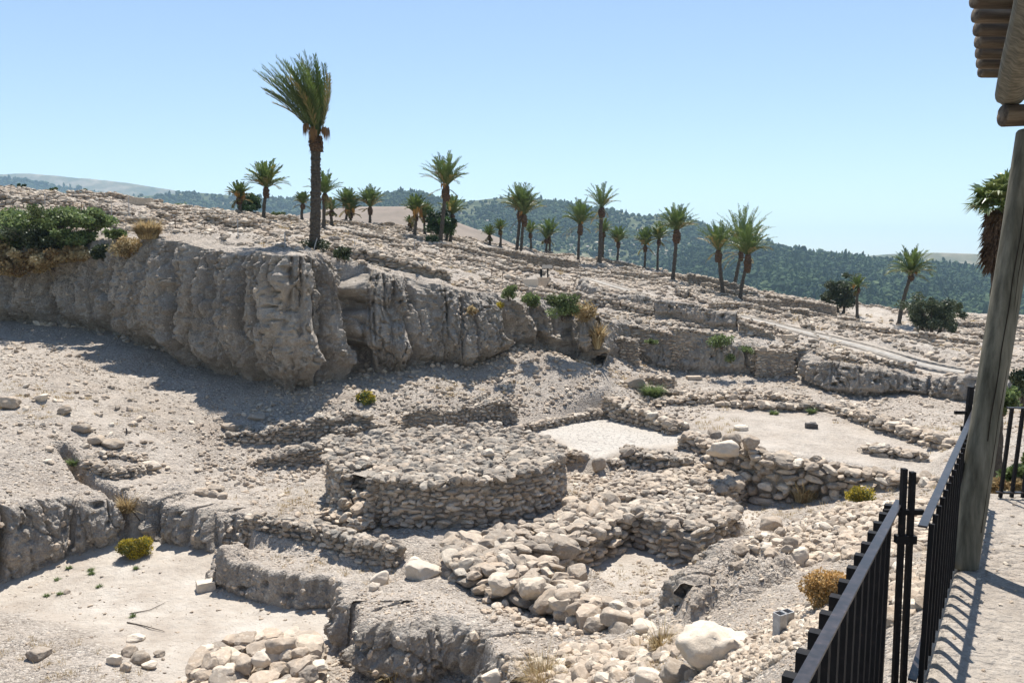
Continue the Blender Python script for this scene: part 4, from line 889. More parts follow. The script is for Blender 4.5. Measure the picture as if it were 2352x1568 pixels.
# ------------------------------------------------------------ single boulders: u, v of the centre, level, width in px, h/w, label
BO = [
 (1648,1464,-6.1,215,0.66,'huge angular cream boulder below the lumpy earth mass',1),
 (1556,1538,-6.2,95,0.62,'rounded tan boulder below the huge cream boulder',0),
 (1490,1552,-6.3,70,0.6,'white angular boulder on the bottom edge, left of the rounded tan one',1),
 (1590,1545,-6.0,40,0.9,'upright brown stone wedged right of the rounded tan boulder',0),
 (1448,1362,-8.0,0,0.7,'',0),
 (1360,1392,-8.2,75,0.72,'grey topped round boulder in the row of blocks near the sunken room',0),
 (1418,1420,-8.1,85,0.62,'oval tan boulder right of the grey topped round one',0),
 (1480,1440,-7.8,60,0.6,'pale flat boulder right of the oval tan boulder',1),
 (1525,1465,-7.4,75,0.7,'smooth brown boulder half covered by dry grass',0),
 (1212,1345,-8.3,70,0.7,'blocky boulder at the middle of the wide rough wall',0),
 (1305,1370,-8.2,72,0.5,'dark flat slab propped on the wide rough wall',0),
 (955,1292,-8.8,50,0.8,'upper of two smooth pale boulders at the end of the neat low wall',1),
 (972,1305,-8.85,85,0.6,'lower, wider of two smooth pale boulders at the end of the neat low wall',1),
 (872,1325,-8.8,45,0.9,'leaning pale boulder below the end of the neat low wall',1),
 (858,1345,-8.9,30,0.9,'small pale stone under the leaning boulder',1),
 (1660,1032,-6.75,75,0.55,'flat cream boulder at the head of the boulder wall',1),
 (1683,1010,-6.55,50,0.7,'grey lens shaped boulder on top of the boulder wall',0),
 (1722,1015,-6.6,45,0.8,'round mottled boulder right of the grey lens shaped one',0),
 (1640,996,-6.8,34,0.8,'brown cube shaped stone left of the boulder wall',0),
 (1448,880,-6.2,0,0.6,'',0),
 (1456,876,-6.3,50,0.6,'squared grey block on the stub above the pale double wall',0),
 (1375,1066,-7.9,34,1.1,'upright pear shaped stone near the mud floor',0),
 (1775,1205,-7.0,60,0.62,'brown rounded boulder on the rubble slope beside a white one',0),
 (1830,1272,-6.35,66,0.55,'pale angular boulder above the dry orange shrub',1),
 (1812,1250,-6.6,42,0.8,'tan rounded boulder touching the pale angular one',0),
 (1700,1262,-7.0,46,0.6,'wedge shaped tan rock on the corner of the lumpy earth mass',0),
 (1785,1245,-6.9,36,0.7,'small block above the lumpy earth mass',1),
 (1886,1210,-6.4,44,0.5,'white flaked slab on the rubble slope',1),
 (258,1018,-6.9,52,0.55,'dark grey boulder at the top of the arc of small stones',0),
 (345,1068,-7.4,52,0.5,'cream wedge of rock at the right end of the arc of small stones',1),
 (533,978,-7.0,52,0.45,'long flat rock in the cliff shadow, nearer the pit',0),
 (588,957,-6.9,42,0.5,'small smooth rock in the cliff shadow, nearer the cliff',0),
 (465,1128,-8.2,35,0.7,'first of three rounded stones beside the flat grey slab',0),
 (490,1133,-8.2,34,0.6,'middle of three rounded stones beside the flat grey slab',0),
 (510,1138,-8.25,28,0.6,'last of three rounded stones beside the flat grey slab',0),
 (495,1117,-8.1,50,0.3,'flat blue grey slab lying behind three rounded stones',0),
 (148,940,-5.6,36,0.7,'dark boulder among pale stones on the upper left slope',0),
 (190,982,-6.1,48,0.5,'dark flat boulder in the middle of the left slope',0),
 (222,1010,-6.4,40,0.6,'brown boulder just below the dark flat one on the left slope',0),
 (15,922,-5.4,62,0.5,'half buried dark boulder at the left edge of the slope',0),
 (95,912,-5.2,36,0.5,'low pale stone near the left edge of the slope',1),
 (260,1508,-9.6,0,0.6,'',0),
 (310,1462,-9.5,46,0.45,'flat cream stone on top of the small stone cluster in the pit',1),
 (297,1494,-9.45,46,0.75,'grey upper stone of the small stone cluster in the pit',0),
 (322,1510,-9.5,50,0.7,'large dark stone in the middle of the small stone cluster in the pit',0),
 (263,1515,-9.6,34,0.9,'rounded cream stone on the left of the small stone cluster in the pit',1),
 (342,1525,-9.6,40,0.5,'pinkish stone on the right of the small stone cluster in the pit',1),
 (288,1530,-9.65,28,0.9,'lowest stone of the small stone cluster in the pit',0),
 (365,1500,-9.6,28,0.6,'brown stone at the far right of the small stone cluster in the pit',0),
 (90,1502,-9.5,60,0.5,'dark crusted rock standing on the near left slope of the pit',0),
 (645,1480,-8.9,72,0.62,'large grey wedge boulder on top of the near rubble heap',0),
 (690,1502,-9.0,44,0.7,'dark square stone right of the grey wedge boulder',0),
 (470,1498,-9.2,52,0.7,'white rounded stone on the upper left of the near rubble heap',1),
 (560,1525,-9.1,55,0.7,'grey pitted stone in the middle of the near rubble heap',0),
 (600,1512,-9.0,46,0.8,'tall cream stone in the middle of the near rubble heap',1),
 (515,1545,-9.2,60,0.65,'broad pale stone at the bottom of the near rubble heap',1),
 (1125,1555,-8.6,50,0.6,'cream stone on the bottom edge left of the dry grass',1),
 (2080,1300,-3.9,60,0.7,'smooth yellowish boulder seen between the two fence panels',1),
 (2075,1420,-3.3,70,0.9,'pale boulder low between the two fence panels',1),
 (2090,1350,-3.6,60,0.8,'cracked pale boulder in the middle between the two fence panels',1),
 (1030,1052,-6.95,26,0.5,'small cream stone lying on top of the round platform',1),
 (1120,1040,-6.85,34,0.6,'leaning pale stone near the centre of the round platform top',1),
]
def boulder(u, v, z, w, hw, label, pale, i):
    p = pz(u, v, z); q = hit0(u, v + w * hw * 0.35)
    onwall = q is None or p[2] - q[2] > 0.62
    if not onwall: p = q
    hwid = w / FPX * p[1] / 2
    B, F = rockbase(4, 900 + i + (7 if w > 200 else 0), 0.45 + 0.3 * (i % 3) / 3, 15, 0.05 if w < 200 else 0.13)
    r = np.random.default_rng(i + 3)
    V = B * np.array([hwid, hwid * r.uniform(0.65, 0.9), hwid * hw])
    V += (0.02 if w < 200 else 0.05) * hwid * fbm(B[:, 0] * 6 + i, B[:, 1] * 6, B[:, 2] * 6, 3)[:, None] * B
    a = r.uniform(-.35, .35); c, s = math.cos(a), math.sin(a)
    V = np.stack([V[:, 0] * c - V[:, 1] * s, V[:, 0] * s + V[:, 1] * c, V[:, 2]], 1)
    t = r.uniform(-.12, .12); V = np.stack([V[:, 0] * math.cos(t) + V[:, 2] * math.sin(t), V[:, 1], -V[:, 0] * math.sin(t) + V[:, 2] * math.cos(t)], 1)
    hz = H(p[0], p[1])
    o = mesh('boulder', V, F, MAT['pale_stone'] if pale else MAT['stone'], True, dict(rnd=np.full(len(V), r.uniform(.3, .95) if pale else r.uniform(0.1, .6)), age=np.full(len(V), 0.0 if pale else r.uniform(.1, .55))))
    o.location = (p[0], p[1], p[2] if onwall else p[2] + hwid * hw * (0.5 if w < 200 else 0.12))
    tag(o, label, 'boulder')
for i, b in enumerate(BO):
    if b[3]: boulder(*b, i)
print('walls done', flush=True)
# ------------------------------------------------------------ where a pixel's ray meets the ground
def hit(u, v, y0=12.0, y1=108.0, steps=900):
    ys = np.linspace(y0, y1, steps); a, b, c = ray(u, v)
    xs = a / b * ys; zs = c / b * ys
    t = terr(xs, ys)[0]; k = np.where(zs < t)[0]
    if not len(k): return None
    i = k[0]; return float(xs[i]), float(ys[i]), float(t[i])
# ------------------------------------------------------------ palms
def unit(v): v = np.asarray(v, float); return v / (np.linalg.norm(v) + 1e-12)
def frond(A, base, az, phi, L, droop, r, nl, lw, ll, green, wind=(0, 0, 0), rach=0.03):
    n = 12; t = np.linspace(0, 1, n)
    ph = phi + droop * t ** 1.7
    h = np.array([math.cos(az), math.sin(az), 0.0]); zz = np.array([0, 0, 1.0])
    d = np.sin(ph)[:, None] * h + np.cos(ph)[:, None] * zz + np.asarray(wind)[None] * (t[:, None] ** 0.8)
    d /= np.linalg.norm(d, axis=1)[:, None]
    P = base + np.r_[np.zeros((1, 3)), np.cumsum((d[1:] + d[:-1]) / 2 * L / (n - 1), 0)]
    side = np.cross(d, zz); side /= np.linalg.norm(side, axis=1)[:, None] + 1e-9
    nrm = np.cross(side, d)
    w = rach * (1 - 0.8 * t)[:, None]
    V = np.concatenate([P - side * w, P + side * w, P + nrm * w * 0.8]); F = []
    for i in range(n - 1):
        for a, b in ((0, 1), (1, 2), (2, 0)): F.append((a * n + i, b * n + i, b * n + i + 1, a * n + i + 1))
    A.add(V, F, 0, rnd=np.clip(green * 0.9, 0.02, 1))
    tl = np.repeat(np.linspace(0.16, 0.99, nl), 2); sg = np.tile([1, -1], nl)
    tl = tl + r.normal(size=len(tl)) * 0.006
    pb = np.stack([np.interp(tl, t, P[:, k]) for k in range(3)], 1)
    dd = np.stack([np.interp(tl, t, d[:, k]) for k in range(3)], 1); ss = np.stack([np.interp(tl, t, side[:, k]) for k in range(3)], 1); nn = np.stack([np.interp(tl, t, nrm[:, k]) for k in range(3)], 1)
    m = len(tl); ln = ll * (0.35 + 0.75 * np.sin(np.pi * np.clip(tl * 0.95, 0, 1)) ** 0.6) * r.uniform(.8, 1.15, m)
    dirv = dd * r.uniform(.75, 1.15, m)[:, None] + ss * (sg * r.uniform(.35, .7, m))[:, None] + nn * r.uniform(.05, .5, m)[:, None]
    dirv /= np.linalg.norm(dirv, axis=1)[:, None]
    wv = np.cross(dirv, nn); wv /= np.linalg.norm(wv, axis=1)[:, None] + 1e-9
    tip = pb + dirv * ln[:, None] - np.array([0, 0, 1.0]) * (ln * 0.10)[:, None]
    mid = pb + dirv * (ln * 0.45)[:, None]
    Vq = np.stack([pb, mid + wv * lw * 0.5, tip, mid - wv * lw * 0.5], 1).reshape(-1, 3)
    Fq = np.arange(m * 4).reshape(-1, 4)
    A.add(Vq, Fq, 0, rnd=np.repeat(np.clip(green + r.normal(size=m) * 0.09, 0, 1), 4))
def palm(label, ub, vb, uc, vc, vt, w, Y=100.0, nf=42, nl=20, group='date palms across the mound', dates=0.0, wind=(0, 0, 0), dry=0.12, thick=1.0, near=False, seed=0, skirt=1.0, flare=1.0, dip=1.0, bush=False):
    r = np.random.default_rng(seed + int(ub))
    h = hit(ub, vb)
    p = np.array(h) if h else np.array(py(ub, vb, Y))
    Yb = p[1]
    if h is None: p[2] = min(p[2], HA([p[0]], [p[1]])[0])
    top = np.array(py(uc, vc, Yb)); Ls = (vc - vt) / FPX * Yb; wh = w / 2 / FPX * Yb
    root = thing('date_palm', label, 'palm tree', tuple(p), group)
    H_ = top[2] - p[2]; lean = (top - p)[:2]
    n = int(max(26, H_ / 0.075)) if near else int(max(20, H_ / 0.16)); t = np.linspace(0, 1, n)
    path = np.stack([lean[0] * t ** 1.25 + 0.04 * np.sin(t * 5 + ub), lean[1] * t, -0.3 + (H_ + 0.3) * t], 1)
    r0 = (0.26 if near else 0.21) * thick * max(0.72, min(1.25, H_ / 5.5))
    rad = r0 * (1.05 - 0.22 * t) + r0 * 0.9 * flare * np.exp(-(t * H_ / 0.38) ** 2)
    rad = rad * (1 + 0.10 * ((t * n * 0.5) % 1 - 0.5)) * (1 + 0.05 * r.normal(size=n))
    A = Acc(); addtube(A, path, rad, 14 if near else 10, rnd=0.5, jit=0.07, seed=seed)
    nb = 700 if near else 90                      # cut leaf bases standing proud of the bark
    tb = r.uniform(0.03, 0.98, nb); ab = r.uniform(0, 6.28, nb)
    for q in range(nb):
        c = np.array([np.interp(tb[q], t, path[:, k]) for k in range(3)]); rr_ = np.interp(tb[q], t, rad); o = np.array([math.cos(ab[q]), math.sin(ab[q]), 0])
        s_ = np.array([-o[1], o[0], 0]); e = r0 * r.uniform(.14, .26)
        b0 = c + o * rr_ * 0.9
        A.add([b0 - s_ * e - [0, 0, e * .7], b0 + s_ * e - [0, 0, e * .7], b0 + o * e * .9 + [0, 0, e * .9], b0 - [0, 0, e * 1.3]], [[0, 1, 2], [3, 2, 1], [3, 0, 2]], 0, rnd=r.random())
    A.build('trunk', MAT['trunk'], root)
    # dark mass of old sheaths under the crown
    A = Acc(); ks = 12; tt = np.linspace(0, 1, ks); hs = 0.9 * skirt * max(.6, Ls / 2.6)
    bp = path[-1] + np.stack([0 * tt, 0 * tt, -hs + hs * 1.12 * tt], 1)
    br = r0 * (0.82 + 0.95 * skirt * np.sin(np.pi * np.clip(tt * 0.8 + 0.12, 0, 1)) ** 0.8)
    addtube(A, bp, br, 12, rnd=0.3, jit=0.12, seed=seed + 2)
    for q in range(170 if near else 50):
        a = r.uniform(0, 6.28); z_ = r.uniform(-hs, 0.1 * hs); o = np.array([math.cos(a), math.sin(a), 0]); c = path[-1] + o * np.interp(z_, bp[:, 2] - path[-1][2], br) * .85 + [0, 0, z_]
        s_ = np.array([-o[1], o[0], 0]) * 0.035; l = r.uniform(.12, .38)
        A.add([c - s_, c + s_, c + o * l * .6 + [0, 0, l * r.uniform(-.8, .6)]], [[0, 1, 2]], 0, rnd=0.4)
    A.build('dead_sheaths', MAT['skirt'], root)
    A = Acc(); nfr = nf; cb = path[-1]
    phm = min(1.75, math.atan2(wh, Ls * 0.62) * 1.2)
    for q in range(nfr):
        f = (q + 0.5) / nfr
        az = q * 2.39996 + r.normal() * 0.12
        phi = 0.06 + phm * 0.92 * f ** 0.8 + r.normal() * 0.05
        L = math.hypot(Ls, wh * 0.25 + Ls * 0.1) * r.uniform(0.82, 1.05) * (1.0 if f < .75 else 0.95)
        L = min(L, 1.15 * math.hypot(Ls, wh))
        Lh = L * (1 - 0.12 * f) if wh < Ls else L * (1 - f * 0.1) * (1 + 0.25 * (wh / Ls - 1))
        gr = np.clip(r.normal(0.58 - 0.22 * f, 0.13), 0.12, 1)
        if f > 1 - dry and r.random() < .7: gr = r.uniform(0, 0.14)
        frond(A, cb + np.array([math.cos(az), math.sin(az), 0]) * r0 * 0.5 + [0, 0, .1 * r.random()], az, phi, Lh, (0.25 + 0.75 * f * dip) * r.uniform(.7, 1.25), r, nl, (0.05 if near else 0.095), (0.46 if near else 0.50) * min(1.1, Ls / 2.6), gr, wind, 0.03 if near else 0.035)
    for q in range(int(r.integers(0, 5)) if not near else 0):
        frond(A, cb + [0, 0, -.1], r.uniform(0, 6.28), r.uniform(1.5, 2.3), Ls * r.uniform(.5, .85), r.uniform(.3, .9), r, nl, 0.09, 0.35, r.uniform(0, .12), (0, 0, 0), 0.03)
    A.build('crown', MAT['frond'], root)
    if dates:
        for s in range(3 + int(dates * 2)):
            A = Acc(); a = r.uniform(0, 6.28) if not near else (-2.4, -0.5, 0.2, -1.6, 2.8)[s % 5]; o = np.array([math.cos(a), math.sin(a), 0])
            c0 = cb + o * (r0 + 0.12) + [0, 0, 0.15 + 0.35 * r.random()]
            for q in range(150 if near else 50):
                o2 = unit(o + r.normal(size=3) * .35); l = r.uniform(.35, .95) * (0.7 + .3 * dates) * (1.0 if near else .85)
                e = c0 + o2 * l * .45 - np.array([0, 0, l * .75]) + [0, 0, .15]; m_ = c0 + o2 * l * .42 + [0, 0, .05]; s_ = np.cross(o2, [0, 0, 1.0]) * 0.03
                A.add([c0, m_ + s_, e, m_ - s_], [[0, 1, 2, 3]], 0, rnd=r.random() * (.12 if near else .9))
            A.build('date_bunch', MAT['date'], root)
    if bush:
        A = Acc(); leafcloud(A, [(0.55 * math.cos(a), 0.35 * math.sin(a), 0.28) for a in np.linspace(0, 6, 9)], 0.42, 1500 if near else 500, 0.09, r)
        A.build('basal_suckers', MAT['olive'], root)
    return root
def leafcloud(A, cs, rad, n, size, r, squash=0.8, shell=0.5, rnd=(0, 1), aspect=0.45, up=0.0):
    cs = np.asarray(cs, float); k = r.integers(0, len(cs), n); rad = np.broadcast_to(np.asarray(rad, float), len(cs))
    d = r.normal(size=(n, 3)); d /= np.linalg.norm(d, axis=1)[:, None]
    rr_ = rad[k] * (shell + (1 - shell) * r.random(n)) * r.uniform(.85, 1.2, n)
    P = cs[k] + d * rr_[:, None] * np.array([1, 1, squash])
    a = r.normal(size=(n, 3)) + d * 0.7 + [0, 0, up]; a /= np.linalg.norm(a, axis=1)[:, None]; b = np.cross(a, r.normal(size=(n, 3))); b /= np.linalg.norm(b, axis=1)[:, None]
    s = size * r.uniform(.6, 1.4, n)[:, None]
    V = np.stack([P, P + a * s * .5 + b * s * aspect, P + a * s, P + a * s * .5 - b * s * aspect], 1).reshape(-1, 3)
    base = r.uniform(rnd[0], rnd[1], len(cs))
    A.add(V, np.arange(n * 4).reshape(-1, 4), 0, rnd=np.repeat(np.clip(base[k] + r.normal(size=n) * .18, 0, 1), 4))

D = 'date palms across the mound'
palm('tall wind swept date palm towering over the cliff edge', 722, 576, 727, 316, 132, 112, nf=58, nl=64, group=D, dates=.8, wind=(-0.92, -0.1, 0.42), near=True, thick=1.0, seed=1, skirt=0.5, dry=0.05, dip=0.6, bush=True, flare=0.6)
PL = [
 ('small date palm growing against a round dark tree, left of the great palm', 551,494,549,455,418,58,90,dict(dates=1.0,dry=.3)),
 ('full crowned date palm just right of the dark tree, left of the great palm', 606,505,610,433,370,108,86,dict(nf=46)),
 ('little date palm close to the left of the great trunk', 693,507,695,469,441,34,84,dict()),
 ('sparse date palm half hidden by the great trunk', 742,524,747,447,394,82,80,dict(nf=24)),
 ('low date palm between the great trunk and the pair with orange dates', 761,519,762,484,457,42,84,dict(nf=26)),
 ('taller of two touching palms before the brown field', 795,518,797,477,432,48,84,dict(dates=.7)),
 ('shorter of two touching palms before the brown field', 804,518,806,489,452,42,85,dict(dates=1.0,dry=.2)),
 ('date palm standing alone against the brown field', 848,524,851,477,430,52,82,dict()),
 ('tiny date palm at the edge of the brown field', 940,526,941,514,495,30,86,dict(nf=24)),
 ('date palm with bright orange fruit, taller of its pair', 953,545,955,492,448,52,82,dict(dates=1.5,dry=.2)),
 ('date palm with bright orange fruit, shorter and right of its pair', 975,540,976,499,465,38,84,dict(dates=1.5)),
 ('tall leaning date palm rising out of the round green tree', 1011,557,1025,430,356,84,84,dict(nf=46,skirt=1.25,dates=.4)),
 ('date palm behind the round green tree, right of the tall leaning one', 1035,556,1039,494,450,68,92,dict()),
 ('squat date palm on the skyline right of the round green tree', 1124,562,1125,542,517,40,100,dict(nf=28)),
 ('small date palm between the squat one and the twin palms', 1149,566,1150,530,504,38,100,dict(nf=26)),
 ('left trunk of the twin palms with orange fruit', 1186,589,1195,485,424,74,92,dict(nf=44,dates=.8,skirt=1.1)),
 ('right trunk of the twin palms with orange fruit', 1194,591,1205,496,436,68,92,dict(nf=36,dates=.6,skirt=1.2)),
 ('small slender palm just right of the twin palms', 1219,574,1219,537,507,32,104,dict(nf=24)),
 ('shorter pale palm of the close pair between the twins and the leaning palm', 1255,578,1255,550,524,28,104,dict(nf=20)),
 ('fuller palm of the close pair between the twins and the leaning palm', 1262,578,1262,545,502,46,104,dict(nf=32)),
 ('wide crowned palm left of the tall thin one', 1327,604,1333,517,460,80,94,dict(nf=48,skirt=1.2,dates=.1)),
 ('tall thin palm with a spiky open crown in the middle of the skyline', 1376,604,1383,479,420,74,94,dict(nf=26,skirt=1.0)),
 ('small palm hidden behind the tall thin palm', 1385,598,1386,535,504,50,104,dict(nf=28)),
 ('small yellowish palm right of the tall thin palm', 1418,597,1420,557,520,48,104,dict(dates=.3)),
 ('smaller left palm of the pair before the dark forest', 1481,608,1482,565,525,44,104,dict(dates=.3)),
 ('right palm of the pair before the dark forest', 1510,616,1513,551,513,50,104,dict()),
 ('broad crowned palm with a dark ball of sheaths under its fronds', 1545,645,1555,531,470,104,96,dict(nf=50,skirt=1.35,flare=1.5)),
 ('stout shaggy trunked palm on the left of the group of three', 1661,678,1650,578,508,68,86,dict(nf=38,thick=1.25,flare=1.3)),
 ('slanting palm at the back of the group of three', 1683,673,1703,578,473,90,88,dict(nf=46,thick=1.15,skirt=.6)),
 ('front palm of the group of three with brown drooping sheaths', 1700,688,1717,588,508,108,84,dict(nf=52,thick=1.1,skirt=1.4,flare=1.4,dip=1.3)),
 ('short palm standing in front of the olive trees', 1968,733,1970,661,635,66,78,dict(nf=30,dates=.3,dip=1.4)),
 ('slender curved palm between the two olive trees', 2063,745,2092,630,568,122,76,dict(nf=44,dates=.6,dip=1.5,skirt=.7)),
]
for i, (lab, ub, vb, uc, vc, vt, w, Y, k) in enumerate(PL): palm(lab, ub, vb, uc, vc, vt, w, Y, seed=10 + i, **k)

# fan palm behind the log post
def fan_palm():
    r = np.random.default_rng(5); Yb = 20.0
    c = np.array(py(2300, 478, Yb)); base = np.array([c[0] + 0.15, Yb, HA([c[0]], [Yb])[0] - .2])
    root = thing('fan_palm', 'fan palm with a skirt of brown dead fans behind the log post', 'palm tree', tuple(base))
    A = Acc(); t = np.linspace(0, 1, 40); top = c - base
    addtube(A, np.stack([top[0] * t, 0 * t, top[2] * t], 1), 0.22 - 0.06 * t, 12, rnd=.5, jit=.06); A.build('trunk', MAT['trunk'], root)
    def fan(A, p, d, L, R_, g, n=26, fold=0.0):
        d = unit(d); s = unit(np.cross(d, [0, 0, 1.0])); u = np.cross(s, d); e = p + d * L
        A.add([p - s * .015, p + s * .015, e + s * .01, e - s * .01], [[0, 1, 2, 3]], 0, rnd=g)
        for k in range(n):
            a = -1.9 + 3.8 * (k + .5) / n + r.normal() * .04; l = R_ * (0.75 + .25 * math.cos(a * .8)) * r.uniform(.85, 1.1)
            q = unit(d * math.cos(a) + s * math.sin(a) + u * .12); w = np.cross(q, u) * 0.035
            m_ = e + q * l * .6; tp = e + q * l - np.array([0, 0, l * r.uniform(.1, .55)])
            A.add([e, m_ + w, tp, m_ - w], [[0, 1, 2, 3]], 0, rnd=np.clip(g + r.normal() * .1, 0, 1))
    A = Acc()
    for q in range(34):
        az = q * 2.4; ph = .2 + 1.5 * (q / 34); d = np.array([math.cos(az) * math.sin(ph), math.sin(az) * math.sin(ph), math.cos(ph)])
        fan(A, top, d, r.uniform(.3, .62), r.uniform(.42, .58), r.uniform(.55, 1))
    A.build('crown', MAT['frond'], root)
    A = Acc()
    for q in range(90):
        az = q * 2.4; z_ = -r.uniform(0.0, 1.2); d = np.array([math.cos(az) * .42, math.sin(az) * .42, -.9])
        fan(A, top + np.array([0, 0, z_ + .1]), d, r.uniform(.1, .35), r.uniform(.35, .55), r.uniform(0, .09), 14)
    A.build('dead_frond_skirt', MAT['skirt'], root)
fan_palm()

# ------------------------------------------------------------ broadleaf trees and bushes
def tree(label, u, vb, vt, w, mt, n=9000, Y=None, seed=0, leaf=0.16, trunks=1, cat='tree', name='broadleaf_tree', low=0.25, lumps=30, group=None, cx=0):
    r = np.random.default_rng(seed); h = hit(u, vb); p = np.array(h) if (h and not Y) else np.array(py(u, vb, Y)); Yb = p[1]
    Hh = (vb - vt) / FPX * Yb; Wd = w / FPX * Yb
    root = thing(name, label, cat, tuple(p), group)
    A = Acc(); ccs = []
    for _ in range(lumps):
        a = r.uniform(0, 6.28); q = math.sqrt(r.random()); zc = r.uniform(low + .12, .86); e = math.sqrt(max(0.06, 1 - ((zc - (low + .98) / 2) / (.60 - low * .3)) ** 2))
        ccs.append((cx * Wd + math.cos(a) * q * e * Wd * .38, math.sin(a) * q * e * Wd * .38, zc * Hh))
    for k in range(trunks):
        o = (k - (trunks - 1) / 2) * .45; t = np.linspace(0, 1, 7)
        addtube(A, np.stack([o + o * t * 1.2 + .05 * np.sin(t * 5), 0 * t, -0.2 + (Hh * (low + .25) + .2) * t], 1), (.20 - .1 * t) * (Hh / 4) ** .5, 8, rnd=.5, jit=.08, seed=k)
    for c in ccs[::2]:
        s = np.array([cx * Wd * .3, 0, Hh * (low + .1)]); t = np.linspace(0, 1, 5)[:, None]; pth = s * (1 - t) + np.array(c) * t; pth[:, 2] += (.12 * Hh * np.sin(t * 3.1))[:, 0] * .4
        addtube(A, pth, .06 * (1 - .75 * t[:, 0]), 5, rnd=.5)
    A.build('trunk', MAT['bark'], root)
    A = Acc(); leafcloud(A, ccs + [tuple(np.array(c) * [1.28, 1.2, 1.1] + r.normal(size=3) * .1 * Hh) for c in ccs[::3]], r.uniform(.07, .2, lumps + len(ccs[::3])) * min(Hh, Wd), n, leaf, r, .75, .25)
    A.build('crown', MAT[mt], root)
tree('round dense green tree at the foot of the tall leaning palm', 1018, 556, 489, 84, 'leaf', 14000, seed=2, leaf=.16, trunks=2, low=.22, lumps=34)
tree('round dark tree beside a small date palm on the left skyline', 577, 496, 443, 62, 'leaf', 9000, seed=3, leaf=.15, low=.15)
tree('grey green olive tree behind the short palm', 1930, 722, 640, 84, 'olive', 14000, seed=4, leaf=.13, low=.08, trunks=2, lumps=36)
tree('broad dark olive tree in front of the gravel track', 2138, 772, 682, 122, 'olive', 20000, seed=5, leaf=.13, low=.1, trunks=3, lumps=48, cx=.06)
tree('tiny dark tree half sunk behind the olive at the right', 1900, 700, 668, 34, 'olive', 3000, seed=6, leaf=.13, low=.0, lumps=12)
for i, (u, vb, vt, w, lab) in enumerate([(365,482,460,14,'cone shaped dark tree on the skyline left of the small palm'),(197,457,435,17,'pointed dark tree on the left skyline'),(124,446,432,16,'small rounded dark tree on the left skyline'),(56,440,424,18,'clump shaped dark tree at the far left skyline'),(45,438,422,6,'thin cypress at the far left skyline'),(26,436,424,6,'short cypress nearest the left edge of the skyline'),(274,466,452,7,'slim cypress between two dark bushes on the left skyline'),(290,470,456,20,'low dark bush right of the slim cypress')]):
    tree(lab, u, vb + 3, vt, w, 'leaf', 1600, Y=108, seed=60 + i, leaf=.2, low=-.05, lumps=12, name='skyline_tree')

def bush(label, u, v, w, h, mt, n, leaf, Y=None, seed=0, name='bush', cat='bush', stems=14, up=0.0, flowers=None, sq=.85, shell=.35, group=None, lumps=10, zoff=0):
    r = np.random.default_rng(seed + 100); hh = hit(u, v, 3.5) if Y is None else None; p = np.array(hh) if hh else np.array(py(u, v, Y)); Yb = p[1]; p[2] += zoff
    ww = w / FPX * Yb / 2; hgt = h / FPX * Yb
    root = thing(name, label, cat, tuple(p), group)
    ccs = [(r.normal() * ww * .40, r.normal() * ww * .35, hgt * r.uniform(.25, .8)) for _ in range(lumps)]
    A = Acc()
    for k in range(stems):
        c = ccs[k % lumps]; t = np.linspace(0, 1, 4)[:, None]; s = np.array([r.normal() * .04, r.normal() * .04, -0.05])
        e = np.array(c) + r.normal(size=3) * ww * .2; addtube(A, s * (1 - t) + e * t, .012 * (1 - .6 * t[:, 0]) * max(1, ww), 4, rnd=.5)
    A.build('stems', MAT['bark'] if mt not in ('dry', 'orange') else MAT['dry'], root)
    A = Acc(); leafcloud(A, ccs, r.uniform(.28, .42, lumps) * min(ww * 1.5, hgt * 1.1), n, leaf, r, sq, shell, up=up); A.build('foliage', MAT[mt], root)
    if flowers:
        A = Acc(); leafcloud(A, np.array(ccs) + [0, 0, hgt * .08], r.uniform(.34, .46, lumps) * min(ww * 1.5, hgt * 1.1), flowers[1], leaf * 1.1, r, sq, .85); A.build('flower_heads', MAT[flowers[0]], root)
def grass(label, u, v, w, h, n, mt='dry', seed=0, Y=None, lean=.5, name='grass_tuft', cat='grass tuft', group=None, wd=.008, zoff=0):
    r = np.random.default_rng(seed + 300); hh = hit(u, v, 3.5) if Y is None else None; p = np.array(hh) if hh else np.array(py(u, v, Y)); Yb = p[1]; p[2] += zoff
    ww = w / FPX * Yb / 2; hgt = h / FPX * Yb
    A = Acc(); a = r.uniform(0, 6.28, n); q = np.sqrt(r.random(n)) * ww * .55; l = hgt * r.uniform(.5, 1.1, n)
    b = np.stack([np.cos(a) * q, np.sin(a) * q * .8, 0 * q - .04], 1); o = np.stack([np.cos(a), np.sin(a), 0 * a], 1) + r.normal(size=(n, 3)) * .5
    m_ = b + o * (l * lean * .35)[:, None] + np.array([0, 0, 1.0]) * (l * .6)[:, None]; e = b + o * (l * lean)[:, None] + np.array([0, 0, 1.0]) * (l * r.uniform(.7, 1, n))[:, None]
    s = np.stack([-np.sin(a), np.cos(a), 0 * a], 1) * wd * max(1, Yb / 14)
    V = np.stack([b - s, b + s, m_ + s * .8, m_ - s * .8, e], 1).reshape(-1, 3); i = np.arange(n)[:, None] * 5
    A.add(V, np.concatenate([i + [0, 1, 2, 3]]), 0, rnd=np.repeat(r.random(n), 5)); A.f[3].append(np.concatenate([i + [3, 2, 4]])); A.m[3].append(np.zeros(n))
    o_ = A.build(name, MAT[mt]); o_.location = p; tag(o_, label, cat, group)
bush('bright yellow rounded bush on the pale pit floor', 312, 1280, 54, 36, 'shrub', 5000, .04, seed=1, flowers=('yellow', 7000), name='yellow_bush', lumps=16)
bush('small green and straw coloured bush on the slope below the cliff', 838, 930, 32, 26, 'shrub', 2500, .07, seed=2, flowers=('yellow', 600))
bush('yellow flowering shrub at the foot of the flat faced wall', 1972, 1155, 52, 40, 'shrub', 2200, .04, seed=3, flowers=('yellow', 2600), name='flowering_shrub', Y=24)
